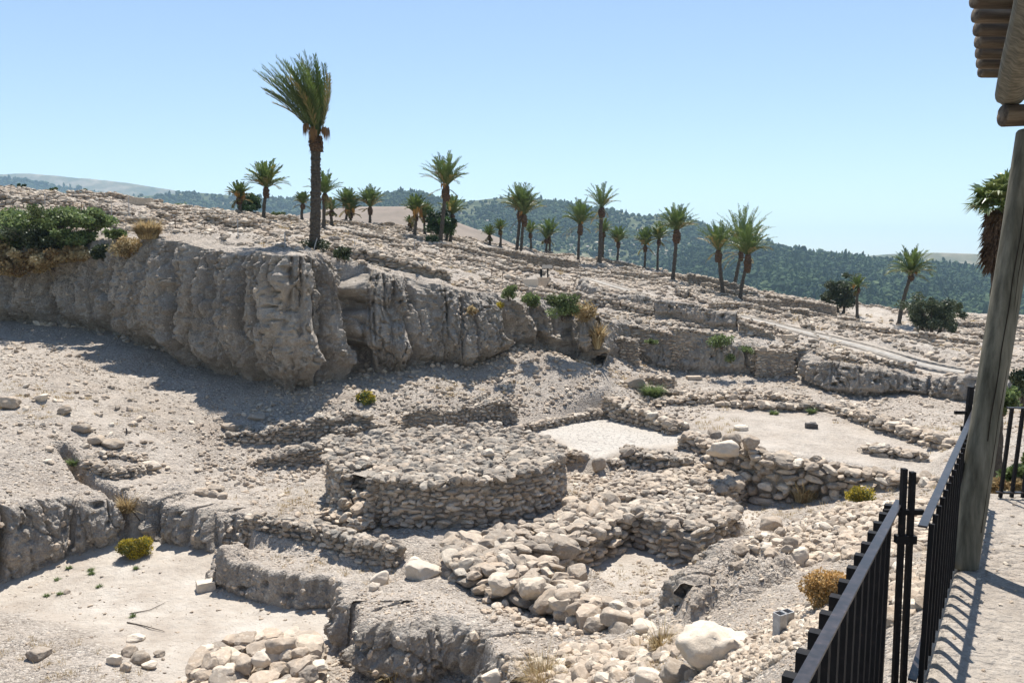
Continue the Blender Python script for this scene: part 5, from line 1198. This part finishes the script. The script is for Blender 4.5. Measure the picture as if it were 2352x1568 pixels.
bush('dry orange flowered shrub beside the near fence panel', 1885, 1405, 84, 108, 'dry', 2600, .025, seed=4, flowers=('orange', 4200), name='dry_shrub', stems=60)
grass('green tuft of reeds beside the thin line of stones', 1500, 912, 66, 24, 900, 'shrub', 5, lean=.7, name='reed_tuft', cat='plant')
grass('patch of dry golden grass at the bottom edge', 1245, 1562, 150, 50, 420, 'dry', 6, lean=1.0, wd=.005)
grass('dry grass sprouting over the smooth brown boulder', 1520, 1500, 70, 60, 300, 'dry', 7, lean=.5)
grass('straw coloured grass in front of the boulder wall', 1850, 1150, 90, 45, 420, 'dry', 8, lean=.6)
grass('dry seed heads under the boulder wall', 1790, 1140, 60, 30, 160, 'dry', 9, lean=.9)
grass('wisps of dry grass at the foot of the dark gullied cut', 905, 1568, 90, 50, 160, 'dry', 10, lean=.8)
grass('green weeds in the corner of the square floor wall', 1865, 950, 30, 14, 240, 'shrub', 11)
grass('thin green weeds on the far side of the square floor', 1778, 952, 34, 10, 200, 'shrub', 12)
for i, (u, v, lab) in enumerate([(158,1306,'green tuft on the pit floor nearest the cleft earth face'),(208,1310,'upper of two green tufts left of the yellow bush'),(132,1332,'green tuft close to the foot of the pit edge at the left'),(210,1322,'lower of two green tufts left of the yellow bush'),(108,1372,'left one of the pair of green tufts low on the pit floor'),(138,1366,'right one of the pair of green tufts low on the pit floor'),(305,1415,'lone green tuft in the middle of the pit floor, below the dark twig'),(312,1306,'small green tuft just below the yellow bush'),(228,1350,'small brownish tuft halfway between the yellow bush and the dark twig')]):
    grass(lab, u, v, 14, 8, 110, 'shrub', 20 + i, name='weed_tuft', group='little green tufts on the pit floor', lean=.8)
grass('green tuft at the head of the ditch', 172, 1075, 40, 14, 300, 'shrub', 31, lean=.9)
grass('orange tinged dry brush on the boulder strewn ditch end', 292, 1200, 50, 34, 500, 'dry', 32, lean=.8)
bush('green fig like shrub growing from the far bank', 1657, 800, 44, 30, 'shrub', 1500, .09, seed=12, Y=48.4)
bush('small green shrub right of the fig like one on the far bank', 1715, 812, 26, 16, 'shrub', 700, .08, seed=13, Y=48.3)
bush('dull green plant in the bottom of the far bank', 1678, 832, 24, 22, 'shrub', 600, .07, seed=14, Y=48)
bush('weed hanging on the dark wall far right of the cliff', 1500, 790, 30, 12, 'shrub', 600, .08, seed=15, Y=50)
bush('dry grey green bush on the rim right of the great palm', 790, 600, 34, 34, 'olive', 1300, .10, seed=16, Y=40.3)
bush('green shrub spilling over the end of the cliff', 1290, 735, 60, 62, 'shrub', 4200, .10, seed=17, Y=45.6, lumps=14)
bush('small leafy plant on the cliff rim left of the spilling shrub', 1170, 690, 30, 36, 'shrub', 1300, .10, seed=18, Y=43.9)
bush('leafy plant at the top of the cliff between the two pillars', 1225, 705, 40, 30, 'shrub', 1500, .10, seed=19, Y=45.2)
bush('golden grass draping the right end of the cliff', 1340, 740, 60, 44, 'dry', 2400, .11, seed=133, Y=45.9, lumps=14, shell=.2)
grass('brown grass hanging down the edge of the last cliff pillar', 1372, 800, 22, 60, 420, 'dry', 34, Y=45.8, lean=.4, wd=.012)
grass('golden tall grass on the rim above the eroded cleft', 340, 548, 70, 34, 3600, 'dry', 35, Y=44.6, lean=.5, wd=.009)
bush('golden grass trailing below the rim at the eroded cleft', 292, 588, 66, 40, 'dry', 3600, .11, seed=136, Y=45.2, lumps=14, shell=.2)
bush('orange brown tuft clinging to the cliff pillar', 1085, 722, 26, 20, 'dry', 700, .08, seed=20, Y=43.2)
bush('small yellow weed on the cliff face', 1150, 708, 18, 14, 'yellow', 300, .08, seed=21, Y=43.6)
for i, (u, v, w, h, m, Y, lab) in enumerate([
  (60,545,110,60,'shrub',50.0,'largest green bush of the thicket over the cliff at the left'),(140,528,100,50,'shrub',49.2,'green bush in the middle of the thicket over the cliff'),
  (205,530,70,46,'shrub',48.2,'rightmost green bush of the thicket, above the dark cleft'),(25,580,80,50,'shrub',50.2,'green bush at the left edge under the largest bush'),
  (100,575,110,46,'olive',48.8,'darker green bush hanging below the middle of the thicket'),(175,570,70,40,'shrub',48.2,'green bush hanging beside the dark cleft'),
  (45,635,90,44,'dry',49.2,'rusty dry bush hanging at the lower left of the thicket'),(110,612,110,36,'dry',48.5,'rusty dry bush hanging under the middle of the thicket'),
  (170,600,60,30,'dry',48.0,'small rusty bush by the dark cleft'),(0,610,70,60,'dry',49.8,'dry bush cut by the left edge'),(268,548,34,18,'shrub',45.8,'pale green bush just right of the dark cleft'),(238,598,26,34,'olive',46.6,'dark bush inside the dark cleft')]):
    bush(lab, u, v, w * 1.25, h * 1.1, m, int(5200 * w / 100 + 800), .15, Y=Y, seed=40 + i, lumps=26, shell=.1, stems=20, sq=.6)
bush('green shrub left of the round green tree', 993, 560, 30, 20, 'leaf', 900, .12, seed=55)
bush('pale green bush on the skyline by the dark tree', 640, 497, 40, 10, 'shrub', 900, .12, seed=56, Y=90)
bush('low green bush far left of the dark tree', 415, 480, 26, 12, 'shrub', 700, .12, seed=57, Y=88)
for i, (u, v, w, h, m) in enumerate([(2300,950,60,60,'shrub'),(2345,930,60,90,'olive'),(2330,1130,60,70,'shrub'),(2290,1140,40,40,'dry'),(2352,1160,50,60,'dry'),(2390,1100,60,90,'shrub')]):
    bush(['green bush behind the log post','dark tall bush at the right edge beyond the fence','green shrub seen through the far fence panel','dry shrub at the left of the far fence panel','rusty shrub low behind the far fence panel','shrub beyond the right end of the far fence panel'][i], u, v, w, h, m, 3000, .06, Y=[16, 18, 10.5, 10.2, 10.2, 11][i], seed=70 + i, lumps=12, shell=.2)
# ------------------------------------------------------------ iron fence on the viewing terrace
def fbox(A, a, b, w, h, m=0, up=(0, 0, 1)):
    """bar from a to b with width w (level) and height h"""
    a, b = np.array(a, float), np.array(b, float); d = unit(b - a); s = unit(np.cross(d, up)) if abs(np.dot(d, up)) < .99 else np.array([1.0, 0, 0]); u = np.cross(s, d)
    V, F = boxv((a + b) / 2, (b - a) / 2, s * w / 2, u * h / 2); A.add(V, F, m)
def fence(label, a, b, zt, zb, n, lean, sideoff, barw=0.04, bard=0.03, first=0.0):
    a, b = np.array(a, float), np.array(b, float); L = np.linalg.norm(b - a); d = (b - a) / L; nrm = np.array([-d[1], d[0]])
    root = thing('iron_fence', label, 'fence', (a[0], a[1], zb))
    off = -np.array([a[0], a[1], zb])
    def bld(A, nm, mt):
        o = A.build(nm, MAT[mt], root); o.location = off; return o
    P = lambda s, z, o=0: np.array([*(a + d * s + nrm * o), z]) + np.array([lean * (z - zb), 0, 0])
    A = Acc(); fbox(A, P(0, zt + .018), P(L, zt + .018), 0.047, 0.012); bld(A, 'top_rail', 'rail')
    A = Acc(); fbox(A, P(0, zb + .09), P(L, zb + .09), 0.045, 0.014); bld(A, 'bottom_rail', 'rail')
    for k in range(n):
        s = first + (L - 2 * first) * (k + .5) / n; A = Acc()
        fbox(A, P(s, zb + .03, sideoff), P(s, zt + .012, sideoff), barw, bard, up=(*d, 0)); bld(A, 'bar', 'iron')
    return root
f1a, f1b = pz(1400, 2500, -1.45), pz(2060, 1156, -1.45)
F1A = np.array([f1b[0] - 0.54 * 4.3, f1b[1] - 0.842 * 4.3]); F1B = np.array(f1b[:2])
fence('nearest black iron fence panel, running out of the bottom of the picture', F1A, F1B, -1.45, -2.85, 21, 0.012, 0.05, barw=0.045, bard=0.05)
f2a = np.array(pz(2110, 1216, -1.45)[:2]); f2b = np.array(pz(2236, 940, -1.45)[:2])
fence('second black iron fence panel ending beside the log post', f2a, f2b, -1.45, -2.42, 22, 0.022, -0.035, barw=0.028, bard=0.026)
pan = fence('far black iron fence panel at the right edge behind the log post', f2b + [0.28, 0.0], f2b + [3.6, -0.35], -1.45, -2.42, 30, 0.075, 0.02, 0.036, 0.028)
def post(label, x, y, zb, zt, lean, w=.038, twin=False):
    root = thing('fence_post', label, 'fence post', (x, y, zb))
    for k in range(2 if twin else 1):
        A = Acc(); o = (k - .5) * .052 if twin else 0
        fbox(A, (o, 0, 0), (o + lean * (zt - zb), 0, zt - zb - .02 * k), w * (.8 if twin else 1), w, up=(0, 1, 0)); A.build('upright', MAT['iron'], root)
    A = Acc(); zr = -1.47 - zb; c = lean * zr
    fbox(A, (c - .14, 0, zr), (c + .10, 0, zr), .03, .032); fbox(A, (c - .06, 0, zr - .17), (c + .06, 0, zr - .17), .05, .05); A.build('bracket', MAT['iron'], root)
p = py(2083, 1160, 4.75); post('twin black iron post joining the two near fence panels', p[0], p[1], -3.0, -1.2, 0.0, .036, True)
p = py(2212, 1000, 8.15); post('tall thin black iron post at the far end of the second fence panel', p[0] - .05, p[1], -3.0, -1.2, .06, .045)

# ------------------------------------------------------------ log shelter at the right edge
def log(A, a, b, r0, r1, n=18, seed=0, knots=True):
    a, b = np.array(a, float), np.array(b, float); L = np.linalg.norm(b - a); m = max(6, int(L / .05)); t = np.linspace(0, 1, m); r = np.random.default_rng(seed)
    path = a + (b - a) * t[:, None]; path += .004 * np.stack([np.sin(t * 9 + seed), np.cos(t * 7), np.sin(t * 5)], 1)
    rad = (r0 + (r1 - r0) * t) * (1 + .015 * np.interp(t, np.linspace(0, 1, 9), r.normal(size=9)))
    rad[0] *= .93; rad[-1] *= .93; path[0] = path[1] - (path[2] - path[1]) * .25; path[-1] = path[-2] + (path[-2] - path[-3]) * .25
    V, F, T = tube(path, rad, n)
    k = len(path) * n; th = np.arange(k) % n
    V[:k] += (V[:k] - np.repeat(path, n, 0)) * (-.09 * (np.isin(th, [3, 11])))[:, None]
    A.add(V, F, 0); A.f[3].append(T + A.n - len(V)); A.m[3].append(np.zeros(len(T)))
shel = thing('log_shelter', 'weathered log shelter with one leaning post at the right edge', 'shelter', (3.62, 6.27, -2.4))
def sb(A, nm, mt='wood'):
    o = A.build(nm, MAT[mt], shel, smooth=True); o.location = (-3.62, -6.27, 2.4)
    return o
base = np.array([3.65, 6.27, -2.45]); topp = np.array(py(2372, 290, 6.55))
A = Acc(); log(A, base, topp, .109, .106, 24, 1); sb(A, 'post')
A = Acc()                                        # drying cracks down the post
for o, z0, z1 in ((-.35, .1, .75), (.25, .3, .95), (-.1, .45, 1.0)):
    ax = unit(topp - base); s = unit(np.cross(ax, [0, 1, 0])); f_ = unit(np.cross(s, ax)); f_ = f_ if f_[1] < 0 else -f_
    tt = np.linspace(z0, z1, 14); rad = .109 + (.106 - .109) * tt
    pts = base + (topp - base) * tt[:, None] + (s * math.sin(o) * 1.0 + f_ * math.cos(o))[None] * (rad * .99)[:, None] + s * (.004 * np.sin(tt * 40))[:, None]
    addtube(A, pts, .0035, 5)
sb(A, 'crack', 'crack')
ca = np.array(py(2292, 266, 6.6)); A = Acc(); log(A, ca, ca + [2.6, -.1, 0.02], .088, .088, 20, 3); sb(A, 'cross_beam', 'wood2')
dirb = unit([1.08, 1.75, 0])
e0 = np.array([ca[0] + .16, ca[1] + .10, ca[2] + .20]); A = Acc(); log(A, e0 + dirb * .05, e0 - dirb * 5.6 + [0.25, 0, -.0], .115, .115, 22, 4); sb(A, 'main_beam')
for i, (u, v) in enumerate([(2243,172),(2240,152),(2237,128),(2234,103),(2230,76),(2226,46),(2223,12)]):
    Yl = 6.7 - .29 * i; a = np.array(py(u, v, Yl)); a[2] = e0[2] + .115 + .062
    A = Acc(); log(A, a, a + [3.0, .12, 0], .053, .051, 14, 10 + i); sb(A, 'roof_log', 'wood2')
for i in range(7, 16):
    Yl = 6.7 - .29 * i; A = Acc(); a = np.array([3.92 - .18 * i, Yl, e0[2] + .177]); log(A, a, a + [3.0, .12, 0], .053, .051, 14, 10 + i); sb(A, 'roof_log', 'wood2')

# ------------------------------------------------------------ small things
def stake(label, u, v, vt, Y=None, w=.04, mt='steel', lean=0, group=None, name='stake', cat='stake', ub=None):
    h = hit(u, v) if Y is None else None; p = np.array(h) if h else np.array(py(u, v, Y)); hg = (v - vt) / FPX * p[1]
    A = Acc(); addtube(A, np.array([[0, 0, -.2], [lean * hg * .5, 0, hg * .5], [lean * hg, 0, hg]]), w / 2, 7); o = A.build(name, MAT[mt]); o.location = p
    tag(o, label, cat, group)
for i, (u, v, vt, l, lab) in enumerate([(104,478,445,0,'grey stake before the dark wall at the left'),(188,494,466,0,'brown stake above the green thicket'),(257,508,466,0,'pale stake left of its taller neighbour'),(297,503,455,0,'tallest grey stake on the left rim'),(403,528,496,0,'thin reddish stake on the rim left of the orange one'),(469,532,512,.1,'short orange brown stake among the rim stones'),(547,548,505,0,'thin grey stake halfway to the great palm'),(655,572,538,0,'white stake just left of the great palm'),(719,577,548,.35,'white leaning stake in front of the great palm'),(815,578,554,0,'grey stake right of the great palm'),(952,578,552,0,'thin stake left of the round green tree'),(1126,648,620,.15,'rusty stake leaning above the cliff'),(1153,645,621,.1,'second rusty stake above the cliff'),(1207,662,640,0,'stake on the corner of the standing slab'),(918,546,534,0,'short dark stake on the bright ground before the palms')]):
    stake(lab, u, v, vt, None, .05, 'steel' if i not in (1, 4, 5, 11, 12) else 'skirt', l, 'survey stakes along the rim')
for u, v, vt, lab in [(291,745,722,''),]: pass
stake('dark stake standing on the left slope', 291, 998, 983, None, .06, 'basalt'); stake('dark stake beside the head of the ditch', 302, 1098, 1082, None, .06, 'basalt')
stake('small rusty pin in the square floor', 1854, 947, 938, None, .06, 'skirt')
stake('black bollard at the top of the steps', 1243, 638, 618, None, .18, 'iron', name='bollard', cat='bollard')
stake('thin pin standing in the sunken room', 1320, 1268, 1252, None, .02, 'iron')
def block(name, label, cat, u, v, sx, sy, sz, mt, rz=0, bev=.03, Y=None, jit=.02, seed=0, zoff=0):
    h = hit(u, v, 3.5) if Y is None else None; p = np.array(h) if h else np.array(py(u, v, Y))
    bm = bmesh.new(); bmesh.ops.create_cube(bm, size=1.0)
    for q in bm.verts: q.co.x *= sx; q.co.y *= sy; q.co.z = (q.co.z + .42) * sz
    bmesh.ops.bevel(bm, geom=bm.edges[:], offset=bev, segments=2, affect='EDGES', profile=.6)
    bmesh.ops.subdivide_edges(bm, edges=bm.edges[:], cuts=3, use_grid_fill=True)
    V = np.array([q.co[:] for q in bm.verts]); F = [[q.index for q in f.verts] for f in bm.faces]; bm.free()
    V += jit * np.stack([fbm(V[:, 0] * 5 / sx + seed, V[:, 1] * 5, V[:, 2] * 5, 3), fbm(V[:, 0] * 5, V[:, 1] * 5 + seed + 9, V[:, 2] * 5, 3), fbm(V[:, 0] * 5, V[:, 1] * 5, V[:, 2] * 5 + seed + 4, 3)], 1)
    o = mesh(name, V, F, MAT[mt], False, dict(rnd=np.full(len(V), .7), age=np.full(len(V), .1))); o.location = (p[0], p[1], p[2] + zoff); o.rotation_euler = (0, 0, rz)
    tag(o, label, cat); return o
block('cut_stone', 'small squared cream stone at the left end of the smooth earth block', 'stone', 473, 1354, .55, .4, .28, 'pale_stone', .5, seed=1)
block('dark_stone', 'black stone at the end of the stone spur on the mud floor', 'stone', 1449, 969, .55, .4, .22, 'basalt', .2, seed=2)
block('dark_stone', 'black cube beside the tip of the pale double wall', 'stone', 1521, 989, .5, .4, .3, 'basalt', .3, seed=3)
block('dark_stone', 'brown tilted block lying on the square floor', 'stone', 1863, 984, .5, .36, .26, 'basalt', -.2, seed=4, jit=.05)
block('cut_stone', 'squared ochre block above the far bank, below the path', 'stone', 1811, 783, .65, .5, .42, 'stone', .3, seed=5)
block('standing_slab', 'pale upright slab left of the concrete steps', 'slab', 1218, 669, 1.1, .3, .95, 'pale_stone', .1, seed=6)
block('cut_stone', 'flat squared slab on the ground behind the thin line of stones', 'stone', 1594, 872, .9, .5, .22, 'stone', .1, seed=7)
block('cut_stone', 'large pale squared block on the left mound', 'stone', 322, 472, 1.9, .8, .6, 'stone', .1, seed=8)
block('cut_stone', 'upright pale block on the rim right of the great palm', 'stone', 872, 545, .7, .5, .7, 'stone', .1, seed=9)
# column drum on the square floor
h = hit(1702, 987); A = Acc(); n = 28; prof = [(0, -.1), (.31, -.1), (.33, .08), (.32, .14), (.29, .17), (.25, .175), (.24, .20), (.0, .20)]
th = np.linspace(0, 2 * np.pi, n, endpoint=False); V = np.array([[r_ * math.cos(t), r_ * .95 * math.sin(t), z_] for r_, z_ in prof for t in th]); V += .008 * fbm(V[:, 0] * 6, V[:, 1] * 6, V[:, 2] * 6, 3)[:, None]
A.add(V, gridf(len(prof), n, True), 0, rnd=.9, age=0.); o = A.build('column_drum', MAT['pale_stone']); o.location = h; tag(o, 'round white column drum lying on the square floor', 'column drum')
# steps, sign
h = hit(1235, 664)
A = Acc()
for k in range(6):
    V, F = boxv((k * .04, k * .26, .05 + k * .13), (.5, 0, 0), (0, .17, 0), (0, 0, .10 + .0 * k)); A.add(V, F, 0, rnd=.6, age=.1)
o = A.build('stone_steps', MAT['stone']); o.location = h; o.rotation_euler = (0, 0, -.25); tag(o, 'short flight of concrete steps climbing to the gravel path', 'steps')
h = hit(1258, 640); s = thing('information_sign', 'slanted black information sign beside the bollard', 'sign', h)
A = Acc(); addtube(A, np.array([[0, 0, -.1], [0, 0, .8]]), .06, 8); A.build('leg', MAT['iron'], s)
A = Acc(); V, F = boxv((-.05, -.05, .95), (.42, 0, 0), (0, .22, .14), (0, -.015, .02)); A.add(V, F); A.build('panel', MAT['iron'], s)
for k, (u, v, hh_) in enumerate([(1790, 1462, .34), (1808, 1440, .24)]):
    hp = hit(u, v, 4); A = Acc(); w = .062
    for sx, sy, lx, ly in ((0, -w, w, .006), (0, w, w, .006), (-w, 0, .006, w), (w, 0, .006, w)): 
        V, F = boxv((sx, sy, hh_ / 2 - .05), (lx, 0, 0), (0, ly, 0), (0, 0, hh_ / 2 + .05)); A.add(V, F)
    o = A.build('square_tube_socket', MAT['steel']); o.location = hp; o.rotation_euler = (0, 0, .5); tag(o, ['taller hollow square metal tube standing in the rubble', 'shorter hollow square metal tube behind the taller one'][k], 'metal tube')
# fallen branches
def branch(label, uv, rad=.015, fr=False, seed=0):
    P = [hit(u, v, 3.5) for u, v in uv]; P = np.array([p for p in P if p]); c = P[0].copy(); P = P - c; P[:, 2] += .03; r = np.random.default_rng(seed)
    t = np.linspace(0, 1, 20); tt = np.linspace(0, 1, len(P)); Q_ = np.stack([np.interp(t, tt, P[:, k]) for k in range(3)], 1)
    A = Acc(); addtube(A, Q_, rad * (1 - .6 * t), 5)
    if fr:
        for k in range(3, 20):
            for sg in (-1, 1):
                d = unit(Q_[min(19, k + 1)] - Q_[k - 1]); s = np.cross(d, [0, 0, 1.0]) * sg; A.add([Q_[k], Q_[k] + d * .02, Q_[k] + (d * .8 + s) * .22 + [0, 0, .03]], [[0, 1, 2]])
    o = A.build('fallen_branch', MAT['dry'] if fr else MAT['bark']); o.location = c; tag(o, label, 'branch')
branch('pale dry palm frond lying on the rubble slope by the fence', [(1945,1208),(1975,1170),(2010,1152),(2030,1148)], .012, True)
branch('long stick leaning down into the ditch', [(270,1160),(300,1192),(330,1222),(360,1246)], .03)
branch('dark twig on the pale pit floor', [(298,1414),(345,1404),(380,1388)], .015)
branch('long thin root lying on the near side of the pit floor', [(292,1434),(330,1442),(378,1452)], .02)
branch('stick lying on the slope below the cliff pillars', [(1290-150,944-30),(1190,960-40),(1210,930)], .03)

# ------------------------------------------------------------ the gravel path with its kerbs
def strip(name, pts, hw, off, mt, label=None, zadd=.02, kind='structure', side=0, th=None):
    q, s = resample([(*p, 0, 0) for p in pts], .5); tx, ty = np.gradient(q[:, 0]), np.gradient(q[:, 1]); l = np.hypot(tx, ty); nx, ny = -ty / l, tx / l
    cols = np.linspace(-hw, hw, 7) + off
    X = q[:, 0][:, None] + nx[:, None] * cols; Y_ = q[:, 1][:, None] + ny[:, None] * cols
    z = HA(X, Y_); z = (z.mean(1, keepdims=True) * .6 + z * .4); k = np.ones(7) / 7; z = np.stack([np.convolve(np.pad(z[:, c], 3, 'edge'), k, 'valid') for c in range(z.shape[1])], 1) + zadd
    z[:, 0] -= .3 if th is None else th; z[:, -1] -= .3 if th is None else th
    o = mesh(name, np.stack([X, Y_, z], -1).reshape(-1, 3), gridf(len(q), 7), MAT[mt], True); tag(o, label, None, kind=kind)
strip('path', PATH, 0.5, 0, 'pathm', 'pale gravel path crossing the mound', .04)
strip('path_kerb', PATH, 0.07, .6, 'pathkerb', 'far kerb of the gravel path', .10, th=.35)
strip('path_kerb', PATH, 0.07, -.6, 'pathkerb', 'near kerb of the gravel path', .10, th=.35)

# ------------------------------------------------------------ valley, field and hills
def mhill(name, stops, sc):
    m, ns, ls, b = mat(name, 0.95, 0.05); co = objco(ns)
    ls.new(ramp(ns, ls, noise(ns, ls, co, sc, 8, .7), stops), b.inputs['Base Color']); return m
m_for = mhill('scrub_hillside', [(.38, (.045, .06, .03)), (.54, (.085, .10, .05)), (.64, (.22, .20, .14)), (.76, (.40, .36, .29))], .02)
m_far = mhill('dry_far_hillside', [(.36, (.06, .08, .05)), (.52, (.16, .15, .10)), (.66, (.32, .27, .21))], .006)
m_fld = mhill('brown_field', [(.35, (.20, .16, .125)), (.65, (.27, .215, .168))], .05)
m_val = mhill('valley_floor', [(.4, (.06, .075, .035)), (.6, (.12, .12, .06))], .02)
def hill(name, label, ridge, Y1, Y0, z0, mt, amp=6, seed=0, rows=50, dv=0):
    rid = np.array([py(u, v + dv, Y1) for u, v in ridge]); xs = np.linspace(rid[0, 0], rid[-1, 0], 420); zr = np.interp(xs, rid[:, 0], rid[:, 2])
    k = np.ones(9) / 9; zr = np.convolve(np.pad(zr, 4, 'edge'), k, 'valid')
    t = np.linspace(0, 1.25, rows)[:, None]; Y_ = Y0 + (Y1 - Y0) * t; X = np.repeat(xs[None], rows, 0)
    prof = np.where(t <= 1, np.clip(t, 0, 1) ** 1.1, 1 - (t - 1) * 1.5)
    z = z0 + (zr - z0) * prof
    env = np.sin(np.pi * np.clip(t, 0, 1)) + .15 * (t > .9)
    z = z + env * amp * fbm(X * .004, Y_ * .004, seed, 4) - env * amp * .8 * np.abs(fbm(X * .006, Y_ * .002, seed + 3, 3))
    Yg = np.repeat(Y_, 420, 1)
    o = mesh(name, np.stack([X, Yg, z], -1).reshape(-1, 3), gridf(rows, 420), mt, True); tag(o, label, None, kind='structure')
    def zf(x, y):
        i = np.clip((x - xs[0]) / (xs[1] - xs[0]), 0, 418.999); j = np.clip((y - Y0) / ((Y1 - Y0) * 1.25) * (rows - 1), 0, rows - 1.001)
        i0, j0 = i.astype(int), j.astype(int); fi, fj = i - i0, j - j0
        return (z[j0, i0] * (1 - fi) + z[j0, i0 + 1] * fi) * (1 - fj) + (z[j0 + 1, i0] * (1 - fi) + z[j0 + 1, i0 + 1] * fi) * fj
    return zf, xs
tag(mesh('valley', [(-9000, 120, -72), (9000, 120, -72), (9000, 9000, -72), (-9000, 9000, -72)], [(0, 1, 2, 3)], m_val), 'wooded valley floor beyond the mound', None, kind='structure')
hill('hill_far', 'pale bare far ridge at the left', [(-900,380),(-300,384),(0,398),(60,397),(120,402),(200,409),(300,420),(400,436),(470,446),(560,460),(700,475)], 4200, 3000, -70, m_far, 18, 1)
zD, xD = hill('hill_left', 'dark wooded slope before the pale far ridge', [(-900,392),(-300,395),(-100,400),(0,408),(80,418),(160,432),(240,446),(300,452),(360,470),(460,500)], 3100, 2300, -70, m_for, 16, 7)
zA, xA = hill('hill_mid', 'wooded ridge behind the great palm', [(150,500),(240,458),(300,444),(400,437),(460,434),(520,440),(560,445),(640,450),(700,452),(850,450),(950,455),(1100,480)], 2300, 1500, -70, m_for, 14, 2, 50, 6)
zB, xB = hill('hill_main', 'double topped wooded hill behind the skyline palms', [(740,500),(800,472),(850,447),(880,440),(930,433),(980,441),(1010,453),(1060,460),(1100,455),(1150,447),(1190,445),(1260,453),(1300,460),(1400,478),(1470,492),(1540,490),(1600,505),(1650,527),(1720,540),(1800,560),(1900,575),(1980,590),(2060,615),(2200,660)], 1750, 950, -72, m_for, 16, 3, 60, 5)
zC, xC = hill('hill_right', 'low wooded rise filling the right of the valley', [(1500,600),(1600,560),(1700,552),(1800,566),(1900,574),(1980,582),(2080,592),(2200,604),(2350,612),(2700,610),(3200,600)], 1300, 620, -72, m_for, 10, 4, 50, 12)
hill('hill_far_right', 'pale scrubby far ridge at the right', [(1850,620),(1950,592),(2040,583),(2150,580),(2280,584),(2400,580),(2700,570),(3300,560)], 2000, 1500, -72, m_far, 10, 5)
hill('hill_field', 'bare brown ploughed field on a low hill', [(560,540),(640,510),(690,492),(740,480),(820,474),(930,473),(1000,490),(1060,512),(1150,545),(1250,590)], 820, 430, -60, m_fld, 3, 6)
def forest(name, label, zf, xs, Y0, Y1, n, size, seed, level, keep=lambda x, y: 1, mt=None, mode='tree'):
    r = np.random.default_rng(seed); y = Y0 + (Y1 - Y0) * r.random(n); x = r.uniform(xs[0], xs[-1], n)
    ok = (np.abs(x / y) < .75) & (r.random(n) < keep(x, y)); x, y = x[ok], y[ok]; m = len(x); s = size * r.lognormal(0, .28, m)
    cy = r.random(m) < .12; hx = s * np.where(cy, .45, 1.0); hz = s * np.where(cy, 1.7, r.uniform(.8, 1.2, m))
    if mode == 'rock': hx, hz = s * 1.3, s * .6
    A = Acc(); addstones(A, np.stack([x, y, zf(x, y) + hz * .55], 1), np.stack([hx, hx, hz], 1), r.uniform(0, 6.28, m), r.normal(size=(m, 2)) * .12, level, np.clip(r.normal(.45, .22, m) + .5 * fbm(x * .012, y * .012, seed, 4), 0, 1), None, seed)
    tag(A.build(name, mt), label, None, kind='stuff')
ROCK[1] = [rockbase(1, 50 + i, 0.1, 2, 0.3) for i in range(8)]
sv = ROCK[2]; ROCK[2] = [rockbase(2, 250 + i, 0.05, 2, 0.32) for i in range(12)]
m_tree, ns_, ls_, b_ = mat('forest_canopy', .9, .1)
ls_.new(ramp(ns_, ls_, attr(ns_, 'rnd'), [(0, (.022, .042, .02)), (.5, (.038, .066, .027)), (.85, (.055, .085, .036)), (1, (.085, .115, .05))]), b_.inputs['Base Color'])
cl = lambda x, y: np.clip(1.0 - 1.6 * np.clip(fbm(x * .0045, y * .0045, 3.3, 4) - .05, 0, 1), .12, 1)
def cl_main(x, y):
    a = x / y * FPX + 1176; band = np.exp(-((a - 1330) / 260) ** 2) * sm(1080, 1180, y) * (1 - sm(1420, 1560, y))
    return cl(x, y) * (1 - .72 * band)
forest('main_hill_forest', 'pine forest covering the double topped hill', zB, xB, 950, 1760, 42000, 3.4, 1, 1, cl_main, m_tree)
forest('right_forest', 'dense dark pine forest filling the right of the valley', zC, xC, 640, 1310, 26000, 3.6, 2, 2, lambda x, y: 1, m_tree)
forest('mid_ridge_forest', 'distant forest on the ridge behind the great palm', zA, xA, 1500, 2310, 16000, 4.6, 3, 1, cl, m_tree)
forest('left_slope_forest', 'far dark forest below the pale ridge at the left', zD, xD, 2300, 3110, 22000, 7.0, 8, 1, lambda x, y: .95, m_tree)
forest('valley_forest', 'trees in the valley just beyond the mound', lambda x, y: -72 + 0 * x, np.array([-100, 700]), 300, 1000, 5200, 4.6, 4, 2, lambda x, y: 1, m_tree)
forest('pale_outcrops', 'pale rock outcrops scattered over the wooded hill', zB, xB, 1050, 1650, 4000, 2.3, 5, 1, lambda x, y: .12 + .88 * np.exp(-(((x / y * FPX + 1176) - 1330) / 240) ** 2) * (fbm(x * .008, y * .008, 2, 3) > -.15), MAT['pale_stone'], 'rock')

# ------------------------------------------------------------ the air
bm = bmesh.new(); bmesh.ops.create_cube(bm, size=1.0)
me = bpy.data.meshes.new('haze'); bm.to_mesh(me); bm.free(); hz = bpy.data.objects.new('haze', me); COL.objects.link(hz)
hz.scale = (22000, 9500, 560); hz.location = (0, 4400, -85 + 280)
hm = bpy.data.materials.new('air'); hm.use_nodes = True; hn = hm.node_tree; hn.nodes.remove(hn.nodes['Principled BSDF'])
pv = hn.nodes.new('ShaderNodeVolumePrincipled'); pv.inputs['Color'].default_value = (.55, .78, 1.0, 1); pv.inputs['Density'].default_value = 1.25e-4; pv.inputs['Anisotropy'].default_value = 0.0
hn.links.new(pv.outputs[0], hn.nodes['Material Output'].inputs['Volume']); me.materials.append(hm)
tag(hz, 'thin blue haze over the valley and hills', None, kind='stuff')
